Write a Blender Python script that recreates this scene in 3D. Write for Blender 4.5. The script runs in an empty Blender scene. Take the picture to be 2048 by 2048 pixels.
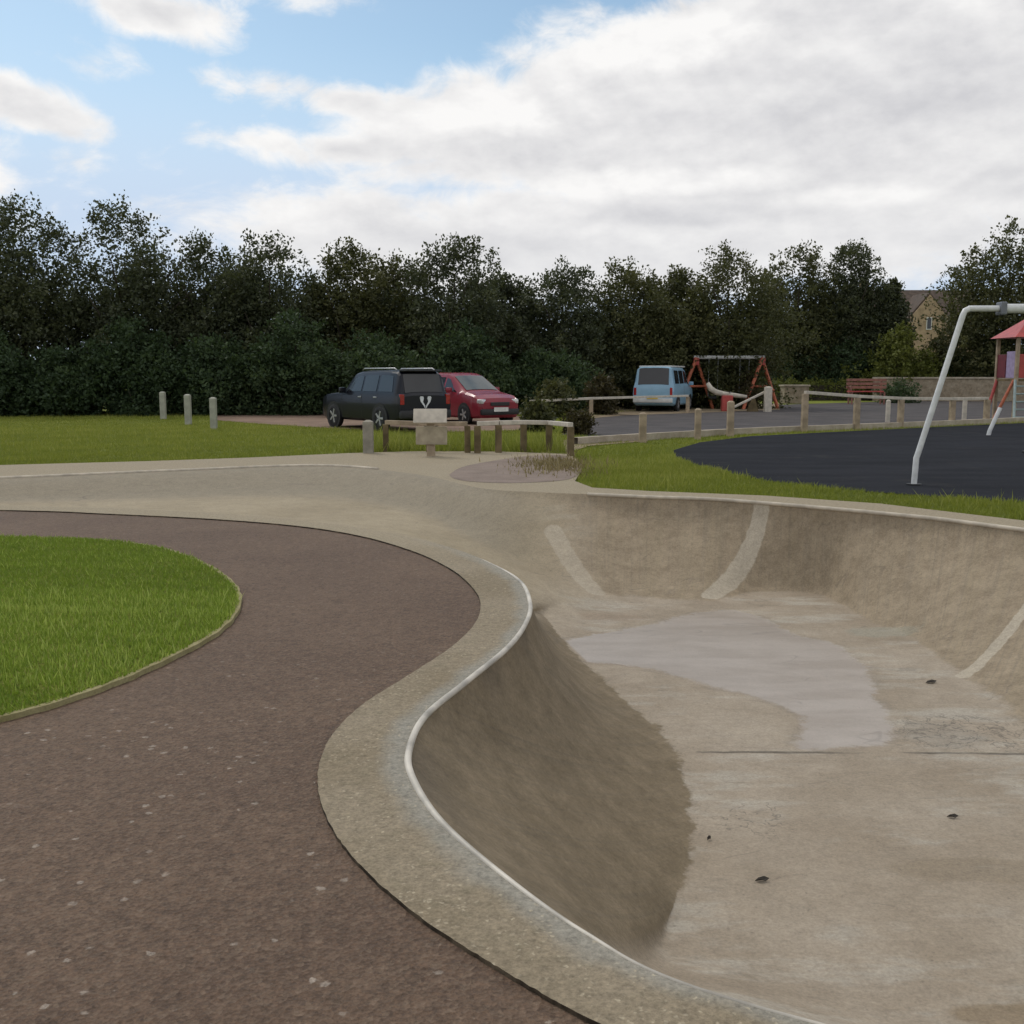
import bpy, bmesh, math, random
import numpy as np
from mathutils import Vector, Matrix
from mathutils.geometry import tessellate_polygon
from mathutils.bvhtree import BVHTree

R = math.radians
random.seed(5)
scene = bpy.context.scene
COL = scene.collection

# ------------------------------------------------------------------ camera
F = 2050.0
CAMZ = 1.6
TH = math.atan((1024 - 750) / F)
cd = bpy.data.cameras.new("camera")
cam = bpy.data.objects.new("camera", cd)
COL.objects.link(cam)
cam.location = (0, 0, CAMZ)
cam.rotation_euler = (math.pi / 2 - TH, 0, 0)
cd.sensor_width = 36
cd.lens = 36 * F / 2048
cd.clip_start = 0.05
cd.clip_end = 3000
scene.camera = cam
CT, ST = math.cos(TH), math.sin(TH)


def ray(u, v):
    a, b = (u - 1024) / F, -(v - 1024) / F
    return Vector((a, CT + b * ST, -ST + b * CT))


def at(u, v, z=0.0):
    """point on the level z seen at photo pixel (u, v)"""
    d = ray(u, v)
    k = (z - CAMZ) / d.z
    return Vector((d.x * k, d.y * k, z))


def xat(u, Y, z=0.0):
    return (u - 1024) / F * (Y * CT + (CAMZ - z) * ST)


def zat(v, Y):
    d = ray(1024, v)
    return CAMZ + d.z / d.y * Y


# ------------------------------------------------------------------ tags
def tag(o, label=None, cat=None, group=None, kind=None):
    if label: o["label"] = label
    if cat: o["category"] = cat
    if group: o["group"] = group
    if kind: o["kind"] = kind
    return o


def empty(name, loc=(0, 0, 0), rz=0.0):
    o = bpy.data.objects.new(name, None)
    COL.objects.link(o)
    o.empty_display_size = 0.2
    o.location = loc
    o.rotation_euler = (0, 0, rz)
    return o


def copy_tree(o, parent=None):
    c = o.copy()
    COL.objects.link(c)
    c.parent = parent
    for ch in [x for x in bpy.data.objects if x.parent == o]:
        copy_tree(ch, c)
    return c


# ------------------------------------------------------------------ mesh builder
class MB:
    def __init__(self):
        self.v, self.f = [], []

    def add(self, vs, fs):
        n = len(self.v)
        self.v += [tuple(p) for p in vs]
        self.f += [tuple(i + n for i in f) for f in fs]
        return self

    def box(self, c, s, rz=0.0, bev=0.0, rot=None):
        bm = bmesh.new()
        bmesh.ops.create_cube(bm, size=1)
        bmesh.ops.scale(bm, vec=s, verts=bm.verts)
        if bev > 0:
            bmesh.ops.bevel(bm, geom=list(bm.edges), offset=bev, segments=2, affect='EDGES', profile=0.6)
        m = Matrix.Translation(c) @ (rot if rot is not None else Matrix.Rotation(rz, 4, 'Z'))
        bmesh.ops.transform(bm, matrix=m, verts=bm.verts)
        bm.verts.index_update()
        self.add([v.co for v in bm.verts], [[v.index for v in f.verts] for f in bm.faces])
        bm.free()
        return self

    def tube(self, pts, r, n=10, cap=True):
        pts = [Vector(p) for p in pts]
        rr = r if isinstance(r, (list, tuple)) else [r] * len(pts)
        vs, fs = [], []
        prev = None
        for i, p in enumerate(pts):
            if i == 0: d = pts[1] - p
            elif i == len(pts) - 1: d = p - pts[-2]
            else: d = (pts[i + 1] - p).normalized() + (p - pts[i - 1]).normalized()
            d.normalize()
            if prev is None:
                a = d.orthogonal().normalized()
            else:
                a = (prev - d * prev.dot(d)).normalized()
            prev = a
            b = d.cross(a)
            for k in range(n):
                t = 2 * math.pi * k / n
                vs.append(p + (a * math.cos(t) + b * math.sin(t)) * rr[i])
        for i in range(len(pts) - 1):
            for k in range(n):
                k2 = (k + 1) % n
                fs.append((i * n + k, i * n + k2, (i + 1) * n + k2, (i + 1) * n + k))
        if cap:
            fs.append(tuple(reversed(range(n))))
            fs.append(tuple(range((len(pts) - 1) * n, len(pts) * n)))
        return self.add(vs, fs)

    def prism(self, poly, a, b, axis='y'):
        """extrude a 2D outline along an axis from a to b"""
        n = len(poly)
        def P(p, t):
            if axis == 'y': return (p[0], t, p[1])
            if axis == 'x': return (t, p[0], p[1])
            return (p[0], p[1], t)
        vs = [P(p, a) for p in poly] + [P(p, b) for p in poly]
        fs = [tuple(range(n))[::-1], tuple(range(n, 2 * n))]
        for i in range(n):
            j = (i + 1) % n
            fs.append((i, j, n + j, n + i))
        return self.add(vs, fs)

    def build(self, name, mat, parent=None, smooth=False, loc=None, sharp=None):
        me = bpy.data.meshes.new(name)
        me.from_pydata(self.v, [], self.f)
        bm = bmesh.new()
        bm.from_mesh(me)
        bmesh.ops.recalc_face_normals(bm, faces=bm.faces)
        bm.to_mesh(me)
        bm.free()
        me.materials.append(mat)
        o = bpy.data.objects.new(name, me)
        COL.objects.link(o)
        if parent: o.parent = parent
        if loc is not None: o.location = loc
        if smooth:
            me.polygons.foreach_set("use_smooth", [True] * len(me.polygons))
            if sharp:
                me.set_sharp_from_angle(angle=R(sharp))
        return o


def np_mesh(name, verts, faces_n, mat, col=None, parent=None):
    """verts (N,3) array whose faces are consecutive runs of faces_n vertices"""
    n = len(verts)
    nf = n // faces_n
    me = bpy.data.meshes.new(name)
    me.vertices.add(n)
    me.vertices.foreach_set("co", verts.astype(np.float32).ravel())
    me.loops.add(n)
    me.loops.foreach_set("vertex_index", np.arange(n, dtype=np.int32))
    me.polygons.add(nf)
    me.polygons.foreach_set("loop_start", np.arange(0, n, faces_n, dtype=np.int32))
    if col is not None:
        a = me.attributes.new("tint", 'FLOAT', 'POINT')
        a.data.foreach_set("value", col.astype(np.float32))
    me.update(calc_edges=True)
    me.materials.append(mat)
    o = bpy.data.objects.new(name, me)
    COL.objects.link(o)
    if parent: o.parent = parent
    return o


def catmull(P, sub, closed=False):
    """P: (n, d) numpy"""
    P = np.asarray(P, float)
    n = len(P)
    out = []
    for i in range(n - 1):
        p0 = P[max(i - 1, 0)]; p1 = P[i]; p2 = P[i + 1]; p3 = P[min(i + 2, n - 1)]
        for k in range(sub):
            t = k / sub
            out.append(0.5 * ((2 * p1) + (-p0 + p2) * t + (2 * p0 - 5 * p1 + 4 * p2 - p3) * t * t + (-p0 + 3 * p1 - 3 * p2 + p3) * t ** 3))
    out.append(P[-1])
    return np.array(out)


def flat(name, loops, z, mat, skirt=0.0, parent=None, attr=None):
    """level sheet from an outer outline and holes (2D lists); optional skirt round the outer outline"""
    L = [[Vector((p[0], p[1], 0)) for p in lp] for lp in loops]
    tris = tessellate_polygon(L)
    vs = [(p.x, p.y, z) for lp in L for p in lp]
    fs = []
    for t in tris:
        a, b, c = (Vector(vs[i]) for i in t)
        if (b - a).cross(c - a).z < 0: t = (t[0], t[2], t[1])
        fs.append(tuple(t))
    n0 = len(L[0])
    nv = len(vs)
    if skirt > 0:
        for p in L[0]: vs.append((p.x, p.y, z - skirt))
        for i in range(n0):
            j = (i + 1) % n0
            fs.append((i, j, nv + j, nv + i))
    me = bpy.data.meshes.new(name)
    me.from_pydata(vs, [], fs)
    if attr is not None:
        a = me.attributes.new("lip", 'FLOAT', 'POINT')
        for i in range(len(vs)):
            a.data[i].value = 1.0 if n0 <= i < nv else 0.0
    me.materials.append(mat)
    o = bpy.data.objects.new(name, me)
    COL.objects.link(o)
    if parent: o.parent = parent
    return o


def inside(px, py, poly):
    x = np.array([p[0] for p in poly]); y = np.array([p[1] for p in poly])
    r = np.zeros(px.shape, bool)
    n = len(x)
    j = n - 1
    for i in range(n):
        c = ((y[i] > py) != (y[j] > py)) & (px < (x[j] - x[i]) * (py - y[i]) / (y[j] - y[i] + 1e-12) + x[i])
        r ^= c
        j = i
    return r


# ------------------------------------------------------------------ node helper
class N:
    def __init__(self, tree):
        self.t = tree
        self.x = 0

    def new(self, kind, **kw):
        n = self.t.nodes.new(kind)
        self.x += 40
        n.location = (self.x, 0)
        for k, v in kw.items(): setattr(n, k, v)
        return n

    def put(self, sock, v):
        if isinstance(v, bpy.types.NodeSocket): self.t.links.new(v, sock)
        elif v is not None:
            if isinstance(v, (tuple, list)) and len(v) == 3 and sock.type == 'RGBA': v = (*v, 1)
            sock.default_value = v

    def m(self, op, a, b=None, c=None, clamp=False):
        n = self.new('ShaderNodeMath', operation=op, use_clamp=clamp)
        self.put(n.inputs[0], a)
        if b is not None: self.put(n.inputs[1], b)
        if c is not None: self.put(n.inputs[2], c)
        return n.outputs[0]

    def add(self, a, b): return self.m('ADD', a, b)
    def sub(self, a, b): return self.m('SUBTRACT', a, b)
    def mul(self, a, b): return self.m('MULTIPLY', a, b)
    def max(self, a, b): return self.m('MAXIMUM', a, b)
    def min(self, a, b): return self.m('MINIMUM', a, b)

    def step(self, x, a, b, lo=0.0, hi=1.0, smooth=True):
        n = self.new('ShaderNodeMapRange', interpolation_type='SMOOTHSTEP' if smooth else 'LINEAR', clamp=True)
        self.put(n.inputs[0], x)
        for i, v in ((1, a), (2, b), (3, lo), (4, hi)): self.put(n.inputs[i], v)
        return n.outputs[0]

    def mix(self, f, a, b, blend='MIX'):
        n = self.new('ShaderNodeMix', data_type='RGBA', blend_type=blend)
        self.put(n.inputs[0], f); self.put(n.inputs[6], a); self.put(n.inputs[7], b)
        return n.outputs[2]

    def noise(self, vec, scale, detail=4, rough=0.55, dist=0.0):
        n = self.new('ShaderNodeTexNoise')
        self.put(n.inputs['Vector'], vec)
        n.inputs['Scale'].default_value = scale
        n.inputs['Detail'].default_value = detail
        n.inputs['Roughness'].default_value = rough
        n.inputs['Distortion'].default_value = dist
        return n.outputs['Fac']

    def voro(self, vec, scale, feature='F1'):
        n = self.new('ShaderNodeTexVoronoi', feature=feature)
        self.put(n.inputs['Vector'], vec)
        n.inputs['Scale'].default_value = scale
        return n

    def sep(self, v):
        n = self.new('ShaderNodeSeparateXYZ')
        self.put(n.inputs[0], v)
        return n.outputs

    def comb(self, x, y, z):
        n = self.new('ShaderNodeCombineXYZ')
        for i, v in enumerate((x, y, z)): self.put(n.inputs[i], v)
        return n.outputs[0]

    def vmul(self, v, s):
        n = self.new('ShaderNodeVectorMath', operation='MULTIPLY')
        self.put(n.inputs[0], v); self.put(n.inputs[1], s)
        return n.outputs[0]

    def add_v(self, v, k):
        # push a position about by a little noise so cells come out ragged
        q = self.new('ShaderNodeTexNoise')
        self.put(q.inputs['Vector'], v)
        q.inputs['Scale'].default_value = 45
        q.inputs['Detail'].default_value = 2
        a = self.new('ShaderNodeVectorMath', operation='SCALE')
        self.put(a.inputs[0], q.outputs['Color'])
        a.inputs['Scale'].default_value = k
        b = self.new('ShaderNodeVectorMath', operation='ADD')
        self.put(b.inputs[0], v); self.put(b.inputs[1], a.outputs[0])
        return b.outputs[0]

    def attr(self, name):
        n = self.new('ShaderNodeAttribute', attribute_name=name)
        return n.outputs['Fac']

    def seg(self, P, a, b):
        """plan distance of position P to the segment a-b"""
        x, y, _ = self.sep(P)
        dx, dy = b[0] - a[0], b[1] - a[1]
        l2 = dx * dx + dy * dy
        px, py = self.sub(x, a[0]), self.sub(y, a[1])
        t = self.m('DIVIDE', self.add(self.mul(px, dx), self.mul(py, dy)), l2, clamp=True)
        ex, ey = self.sub(px, self.mul(t, dx)), self.sub(py, self.mul(t, dy))
        return self.m('SQRT', self.add(self.mul(ex, ex), self.mul(ey, ey)))

    def spot(self, P, c, rx, ry, rot=0.0):
        """1 at the centre of a plan ellipse falling to 0 at its rim"""
        x, y, _ = self.sep(P)
        px, py = self.sub(x, c[0]), self.sub(y, c[1])
        ca, sa = math.cos(rot), math.sin(rot)
        a = self.m('DIVIDE', self.add(self.mul(px, ca), self.mul(py, sa)), rx)
        b = self.m('DIVIDE', self.sub(self.mul(py, ca), self.mul(px, sa)), ry)
        return self.sub(1.0, self.m('SQRT', self.add(self.mul(a, a), self.mul(b, b))))


def material(name):
    m = bpy.data.materials.new(name)
    m.use_nodes = True
    t = m.node_tree
    b = t.nodes['Principled BSDF']
    n = N(t)
    pos = n.new('ShaderNodeNewGeometry').outputs['Position']
    return m, n, b, pos


def bump(n, b, h, strength=0.4, dist=0.02):
    bp = n.new('ShaderNodeBump')
    bp.inputs['Strength'].default_value = strength
    bp.inputs['Distance'].default_value = dist
    n.put(bp.inputs['Height'], h)
    n.put(b.inputs['Normal'], bp.outputs[0])


def simple(name, c, rough=0.6, metal=0.0, var=0.15, scale=6.0, spec=0.5, coat=0.0, bmp=0.0):
    m, n, b, pos = material(name)
    oc = n.new('ShaderNodeTexCoord').outputs['Object']
    f = n.noise(oc, scale, 5)
    lo = tuple(x * (1 - var) for x in c); hi = tuple(min(1, x * (1 + var)) for x in c)
    n.put(b.inputs['Base Color'], n.mix(n.step(f, 0.3, 0.7), lo, hi))
    b.inputs['Roughness'].default_value = rough
    b.inputs['Metallic'].default_value = metal
    b.inputs['Specular IOR Level'].default_value = spec
    b.inputs['Coat Weight'].default_value = coat
    b.inputs['Coat Roughness'].default_value = 0.06
    if bmp: bump(n, b, n.noise(oc, scale * 6, 4), bmp, 0.01)
    return m


# ------------------------------------------------------------------ ground plan (photo pixels turned into places on the ground)
S = 2048 / 1932
def px(lst, z=0.0, s=1.0): return [at(a * s, b * s, z) for a, b in lst]

path_edge_px = [(0, 962), (200, 969), (400, 979), (560, 992), (680, 1011), (780, 1040), (850, 1073), (893, 1110), (907, 1142),
                (893, 1180), (845, 1225), (760, 1280), (680, 1332), (624, 1390), (601, 1450), (605, 1510), (638, 1580), (700, 1652),
                (800, 1735), (900, 1800), (1000, 1860), (1140, 1935)]
pe = [(p.x, p.y) for p in [at(-750, 1006)] + px(path_edge_px, 0, S)]
pe += [(0.95, 1.75), (1.8, 1.0), (2.9, 0.75), (4.2, 1.1), (5.5, 2.0), (6.4, 3.2)]
path_edge = [(p[0] + random.uniform(-0.002, 0.002), p[1] + random.uniform(-0.002, 0.002)) for p in catmull(pe, 12)]

# sections of the bowl: near lip, near foot, far foot, far lip
def sec(n, f, d, nb=None, fb=None):
    Np = at(*n) if not isinstance(n, Vector) else n
    Fp = at(*f) if not isinstance(f, Vector) else f
    NB = at(nb[0], nb[1], -d) if nb and not isinstance(nb, Vector) else (nb or Np.lerp(Fp, 0.27))
    FB = at(fb[0], fb[1], -d) if fb and not isinstance(fb, Vector) else (fb or Np.lerp(Fp, 0.70))
    NB = Vector((NB.x, NB.y, -d)); FB = Vector((FB.x, FB.y, -d))
    return [Np, NB, FB, Fp]
V = lambda x, y: Vector((x, y, 0))
D = 1.0
secs = [
    sec((-700, 1000), (-700, 975), 0.0),
    sec((-350, 1002), (-350, 966), 0.12),
    sec((0, 1011), (0, 957), 0.24),
    sec((350, 1022), (350, 942), 0.27),
    sec((620, 1043), (640, 932), 0.3),
    sec((800, 1070), (830, 948), 0.36),
    sec((905, 1096), (960, 976), 0.5),
    sec((985, 1128), (1090, 985), 0.74),
    sec((1040, 1162), (1190, 989), 0.93, (1080, 1225), (1190, 1187)),
    sec((1060, 1205), (1300, 994), D, (1125, 1280), (1290, 1197)),
    sec((1052, 1245), (1420, 998), D, (1195, 1350), (1405, 1205)),
    sec((1015, 1295), (1530, 1006), D, (1275, 1422), (1517, 1186)),
    sec((930, 1365), (1650, 1016), D, (1335, 1480), (1639, 1191)),
    sec((850, 1432), (1760, 1026), D, (1368, 1535), (1740, 1245)),
    sec((818, 1500), (1870, 1037), D, (1380, 1590), (1830, 1285)),
    sec((825, 1555), (1980, 1051), D, (1383, 1650), (1900, 1340)),
    sec((880, 1640), (2120, 1070), D, (1375, 1715), (1990, 1405)),
    sec((1000, 1745), (2300, 1105), D, (1356, 1790), (2100, 1490)),
    sec((1170, 1865), (2560, 1160), D, (1345, 1880), V(4.7, 7.4)),
    sec((1400, 1978), V(6.4, 7.0), D, V(1.1, 4.3), V(4.95, 6.5)),
    sec(V(1.2, 2.15), V(6.5, 5.8), D, V(1.9, 3.75), V(5.0, 5.6)),
    sec(V(2.0, 1.75), V(6.3, 4.6), D, V(2.5, 3.4), V(4.85, 4.8)),
    sec(V(2.9, 1.6), V(5.8, 3.5), D, V(3.1, 3.2), V(4.5, 4.2)),
    sec(V(3.8, 1.75), V(5.1, 2.6), D, V(3.5, 3.2), V(4.1, 3.7)),
    sec(V(4.4, 2.0), V(4.6, 2.2), D, V(3.75, 3.35), V(3.85, 3.5)),
]
arr = np.array([[list(p) for p in s] for s in secs])          # (S,4,3)
SUB = 14
res = catmull(arr.reshape(len(secs), 12), SUB).reshape(-1, 4, 3)
NS = len(res)
KN, KF = 14, 30
def prof(h, arc):
    # a flat sloped bank with a rounded shoulder and a short fillet at its foot
    q = max(0.0, 1 - h)
    bank = 1 - q ** 1.5
    return arc * bank + (1 - arc) * (h * h * (3 - 2 * h))
def proff(h, arc):
    ph = math.acos(1 - h)
    return arc * (0.6 * math.sin(ph) + 0.4 * (h * h * (3 - 2 * h))) + (1 - arc) * (h * h * (3 - 2 * h))
bv, bf, uvs = [], [], []
s_acc = 0.0
row = 2 * KN + KF + 1
for i in range(NS):
    Np, NB, FB, Fp = (Vector(p) for p in res[i])
    if i: s_acc += ((Np - Vector(res[i - 1][0])).length + (Fp - Vector(res[i - 1][3])).length) / 2
    si = i / SUB
    arc = 0.0 if si < 5 else min(1.0, (si - 5) / 3.5)
    for k in range(row):
        if k <= KN:
            h = k / KN
            h = 1 - (1 - h) ** 1.0
            hh = h ** (1 + 0.2 * arc)
            p = Np.lerp(NB, hh); p.z = NB.z * prof(hh, arc); t = h
        elif k <= KN + KF:
            h = (k - KN) / KF
            p = NB.lerp(FB, h); t = 1 + h
        else:
            h = 1 - (k - KN - KF) / KN
            hh = h ** (1 + 0.5 * arc)
            p = Fp.lerp(FB, hh); p.z = FB.z * proff(hh, arc); t = 3 - h
        bv.append(p); uvs.append((si, t))
for i in range(NS - 1):
    for k in range(row - 1):
        a = i * row + k
        bf.append((a, a + row, a + row + 1, a + 1))
BVH = BVHTree.FromPolygons(bv, bf)
def on_bowl(u, v):
    hit = BVH.ray_cast(Vector((0, 0, CAMZ)), ray(u, v).normalized())[0]
    return hit if hit is not None else at(u, v, -D)
lipN = [Vector(p) for p in res[:, 0]]
lipF = [Vector(p) for p in res[:, 3]]
bowl_outline = [(p.x, p.y) for p in lipN] + [(p.x, p.y) for p in reversed(lipF)]

pud = [(150, 345), (320, 312), (450, 290), (580, 262), (700, 236), (830, 226), (950, 252), (1090, 322), (1210, 345), (1330, 430), (1370, 500), (1385, 560), (1425, 650), (1455, 715), (1420, 748),
       (1260, 752), (1100, 755), (1062, 738), (1095, 690), (1108, 640), (1010, 582), (860, 542), (700, 502), (560, 462), (420, 432), (250, 425)]
pq = np.array([(q.x, q.y) for q in [at(1024 + 0.53 * a, 1100 + 0.53 * c, -D) for a, c in pud]])
bva = np.array([(p.x, p.y) for p in bv])
ins = inside(bva[:, 0], bva[:, 1], pq)
dist = np.full(len(bva), 9.0)
for a, c in zip(pq, np.roll(pq, -1, 0)):
    e = c - a
    tt_ = np.clip(((bva - a) @ e) / (e @ e), 0, 1)
    dist = np.minimum(dist, np.linalg.norm(bva - (a + tt_[:, None] * e), axis=1))
wet = np.where(ins, dist, -dist)

# ------------------------------------------------------------------ materials: setting
def mat_bowl():
    m, n, b, P = material("bowl_concrete")
    uv = n.new('ShaderNodeUVMap').outputs[0]
    s, t, _ = n.sep(uv)
    big = n.noise(P, 0.9, 5, 0.6)
    mid = n.noise(P, 5, 6, 0.65)
    fine = n.noise(P, 60, 4, 0.7)
    # vertical drawn streaks of the trowelled walls
    st = n.noise(n.comb(n.mul(s, 9.0), n.mul(t, 0.6), 0.0), 1.6, 5, 0.6)
    wob = n.mul(n.sub(n.noise(P, 3.5, 5, 0.7), 0.5), 0.16)
    tw = n.add(t, wob)
    floor = n.mix(n.step(big, 0.3, 0.72), (0.2940, 0.2390, 0.1737), (0.3792, 0.3193, 0.2454))
    stain = n.step(n.noise(n.vmul(P, (0.55, 1.6, 1)), 1.0, 6, 0.65), 0.52, 0.7)
    floor = n.mix(n.mul(stain, 0.45), floor, (0.2525, 0.2009, 0.1425))
    pale = n.step(n.noise(n.vmul(P, (0.8, 2.2, 1)), 1.3, 6, 0.66), 0.5, 0.66)
    scuff = n.step(n.noise(n.vmul(P, (1.4, 5.0, 1)), 3.2, 6, 0.7), 0.55, 0.68)
    floor = n.mix(n.mul(scuff, 0.35), floor, (0.2326, 0.2009, 0.1560))
    floor = n.mix(n.mul(pale, 0.6), floor, (0.4257, 0.3914, 0.3276))
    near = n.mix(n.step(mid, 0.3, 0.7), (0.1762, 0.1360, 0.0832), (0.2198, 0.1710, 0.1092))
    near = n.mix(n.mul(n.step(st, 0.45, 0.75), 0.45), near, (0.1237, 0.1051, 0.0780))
    wall = n.mix(n.step(mid, 0.3, 0.7), (0.2653, 0.2091, 0.1404), (0.3217, 0.2585, 0.1778))
    wall = n.mix(n.mul(n.step(st, 0.42, 0.75), 0.5), wall, (0.1881, 0.1597, 0.1196))
    wall = n.mix(n.mul(n.step(n.noise(n.comb(n.mul(s, 2.0), n.mul(t, 0.3), 3.0), 2.0, 3), 0.5, 0.7), 0.35), wall, (0.2871, 0.2318, 0.1508))
    left = n.mix(n.step(big, 0.3, 0.7), (0.2980, 0.2431, 0.1581), (0.3554, 0.2935, 0.1966))
    isb = n.step(s, 7.0, 8.8)
    fl = n.mix(n.step(s, 6.0, 9.2), left, floor)
    fl = n.mix(n.mul(n.step(t, 1.75, 2.25), n.sub(1.0, n.step(s, 6.0, 7.5))), fl, (0.2594, 0.2215, 0.1581))  # shading of the shallow far bank put into the colour so the trough reads
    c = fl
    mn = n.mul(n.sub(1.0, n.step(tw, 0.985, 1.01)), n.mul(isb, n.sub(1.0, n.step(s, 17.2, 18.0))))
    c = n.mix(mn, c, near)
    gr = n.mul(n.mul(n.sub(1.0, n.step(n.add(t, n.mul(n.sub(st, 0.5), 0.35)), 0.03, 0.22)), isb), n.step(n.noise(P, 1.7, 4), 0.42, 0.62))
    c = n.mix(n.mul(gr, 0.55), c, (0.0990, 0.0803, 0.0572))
    mf = n.mul(n.step(tw, 2.0, 2.06), n.step(s, 7.3, 8.3))
    c = n.mix(mf, c, wall)
    # pale filled joints running down the walls
    nz = n.mul(n.sub(n.noise(P, 7, 4), 0.5), 0.06)
    def strip(a, bb, w, k):
        nonlocal c
        d = n.add(n.seg(P, a, bb), nz)
        c = n.mix(n.mul(n.sub(1.0, n.step(d, w * 0.88, w * 1.1)), k), c, (0.43, 0.375, 0.29))
    a1, a2 = on_bowl(1523, 1006), on_bowl(1420, 1192)
    strip(a1, a2, 0.105, 0.95)
    strip(on_bowl(1106, 1062), on_bowl(1192, 1184), 0.12, 0.6)
    strip(on_bowl(2062, 1205), on_bowl(1925, 1352), 0.06, 0.9)
    strip(on_bowl(1828, 1036), on_bowl(1760, 1240), 0.02, -0.0)
    # dark cold joint across the floor, worn through in places
    x, y, z = n.sep(P)
    j = on_bowl(1600, 1506)
    jd = n.m('ABSOLUTE', n.sub(y, n.add(j.y, n.mul(n.sub(n.noise(P, 1.2, 3), 0.5), 0.16))))
    jm = n.mul(n.sub(1.0, n.step(jd, 0.006, 0.03)), n.step(n.noise(P, 2.2, 4), 0.36, 0.6))
    jm = n.mul(n.mul(jm, n.step(tw, 1.02, 1.08)), n.sub(1.0, n.step(tw, 1.9, 2.0)))
    c = n.mix(n.mul(jm, 0.85), c, (0.0891, 0.0772, 0.0603))
    # dirt line where water has stood, and brown silt in the low corner
    for (u, v, rx, ry, k, col) in ((1960, 1740, 0.75, 0.22, 0.4, (0.2277, 0.1802, 0.1196)), (2020, 2030, 0.45, 0.12, 0.55, (0.2277, 0.1648, 0.0936)),
                                   (1880, 1470, 0.5, 0.4, 0.35, (0.2178, 0.1957, 0.1612)), (1220, 1235, 0.6, 0.25, 0.3, (0.2475, 0.1751, 0.1196)),
                                   (1760, 1265, 0.6, 0.3, 0.45, (0.2970, 0.2987, 0.2392))):
        q = on_bowl(u, v)
        e = n.add(n.spot(P, q, rx, ry), n.mul(n.sub(n.noise(P, 4, 5, 0.7), 0.5), 1.1))
        c = n.mix(n.mul(n.step(e, 0.25, 0.5), k), c, col)
    q = on_bowl(1930, 1465)
    e = n.mul(n.step(n.spot(P, q, 0.65, 0.5), 0.0, 0.4), n.sub(1.0, n.step(n.m('ABSOLUTE', n.sub(n.noise(P, 7, 3, 0.6, 0.6), 0.5)), 0.0, 0.035)))
    c = n.mix(n.mul(e, 0.55), c, (0.0693, 0.0618, 0.0520))
    # hairline cracks
    q = on_bowl(1490, 1620)
    e = n.mul(n.step(n.spot(P, q, 0.35, 0.5), 0.0, 0.5), n.sub(1.0, n.step(n.m('ABSOLUTE', n.sub(n.noise(P, 3.5, 3, 0.6, 0.4), 0.5)), 0.0, 0.012)))
    c = n.mix(n.mul(e, 0.5), c, (0.0792, 0.0721, 0.0624))
    wd = n.add(n.attr("wet"), n.add(n.mul(n.sub(n.noise(P, 2.2, 6, 0.7), 0.5), 0.34), n.mul(n.sub(n.noise(P, 14, 4, 0.6), 0.5), 0.1)))
    wm = n.mul(n.step(wd, -0.03, 0.07), n.step(t, 1.0, 1.03))
    film = n.mix(n.step(n.noise(n.vmul(P, (0.7, 2.0, 1)), 1.6, 5, 0.6), 0.35, 0.65), (0.325, 0.272, 0.222), (0.4, 0.345, 0.293))
    rimd = n.mul(n.step(wd, -0.09, -0.01), n.sub(1.0, n.step(wd, 0.0, 0.06)))
    c = n.mix(n.mul(rimd, n.mul(n.step(n.noise(P, 3, 4), 0.4, 0.65), 0.4)), c, (0.1980, 0.1700, 0.1352))
    c = n.mix(n.mul(wm, 0.92), c, film)
    sc1 = n.m('ABSOLUTE', n.sub(n.noise(n.vmul(P, (0.8, 1.7, 1)), 1.1, 2, 0.5, 0.8), 0.5))
    sc1 = n.mul(n.sub(1.0, n.step(sc1, 0.002, 0.012)), n.step(n.noise(P, 1.9, 3), 0.5, 0.62))
    c = n.mix(n.mul(n.mul(sc1, n.step(t, 1.05, 1.12)), 0.3), c, (0.13, 0.11, 0.09))
    pit = n.voro(n.add_v(P, 0.02), 28)
    pr = n.sep(pit.outputs['Color'])
    pm = n.mul(n.sub(1.0, n.step(pit.outputs['Distance'], 0.08, 0.3)), n.step(pr[0], 0.9, 0.97))
    c = n.mix(n.mul(pm, 0.45), c, (0.14, 0.115, 0.09))
    g = n.add(n.mul(n.sub(fine, 0.5), 0.9), n.mul(n.sub(n.noise(P, 22, 4, 0.7), 0.5), 0.6))
    hs = n.new('ShaderNodeHueSaturation')
    n.put(hs.inputs['Color'], c)
    n.put(hs.inputs['Value'], n.add(1.0, n.mul(n.add(g, n.mul(n.sub(mid, 0.5), 0.45)), n.step(wm, 0.0, 1.0, 1.0, 0.45))))
    n.put(b.inputs['Base Color'], hs.outputs[0])
    n.put(b.inputs['Roughness'], n.step(wm, 0.0, 1.0, 0.8, 0.36))
    n.put(b.inputs['Specular IOR Level'], n.step(wm, 0.0, 1.0, 0.25, 0.5))
    bump(n, b, n.mul(n.add(n.mul(fine, 0.3), mid), n.step(wm, 0.0, 1.0, 1.0, 0.1)), 0.35, 0.02)
    return m


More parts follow.
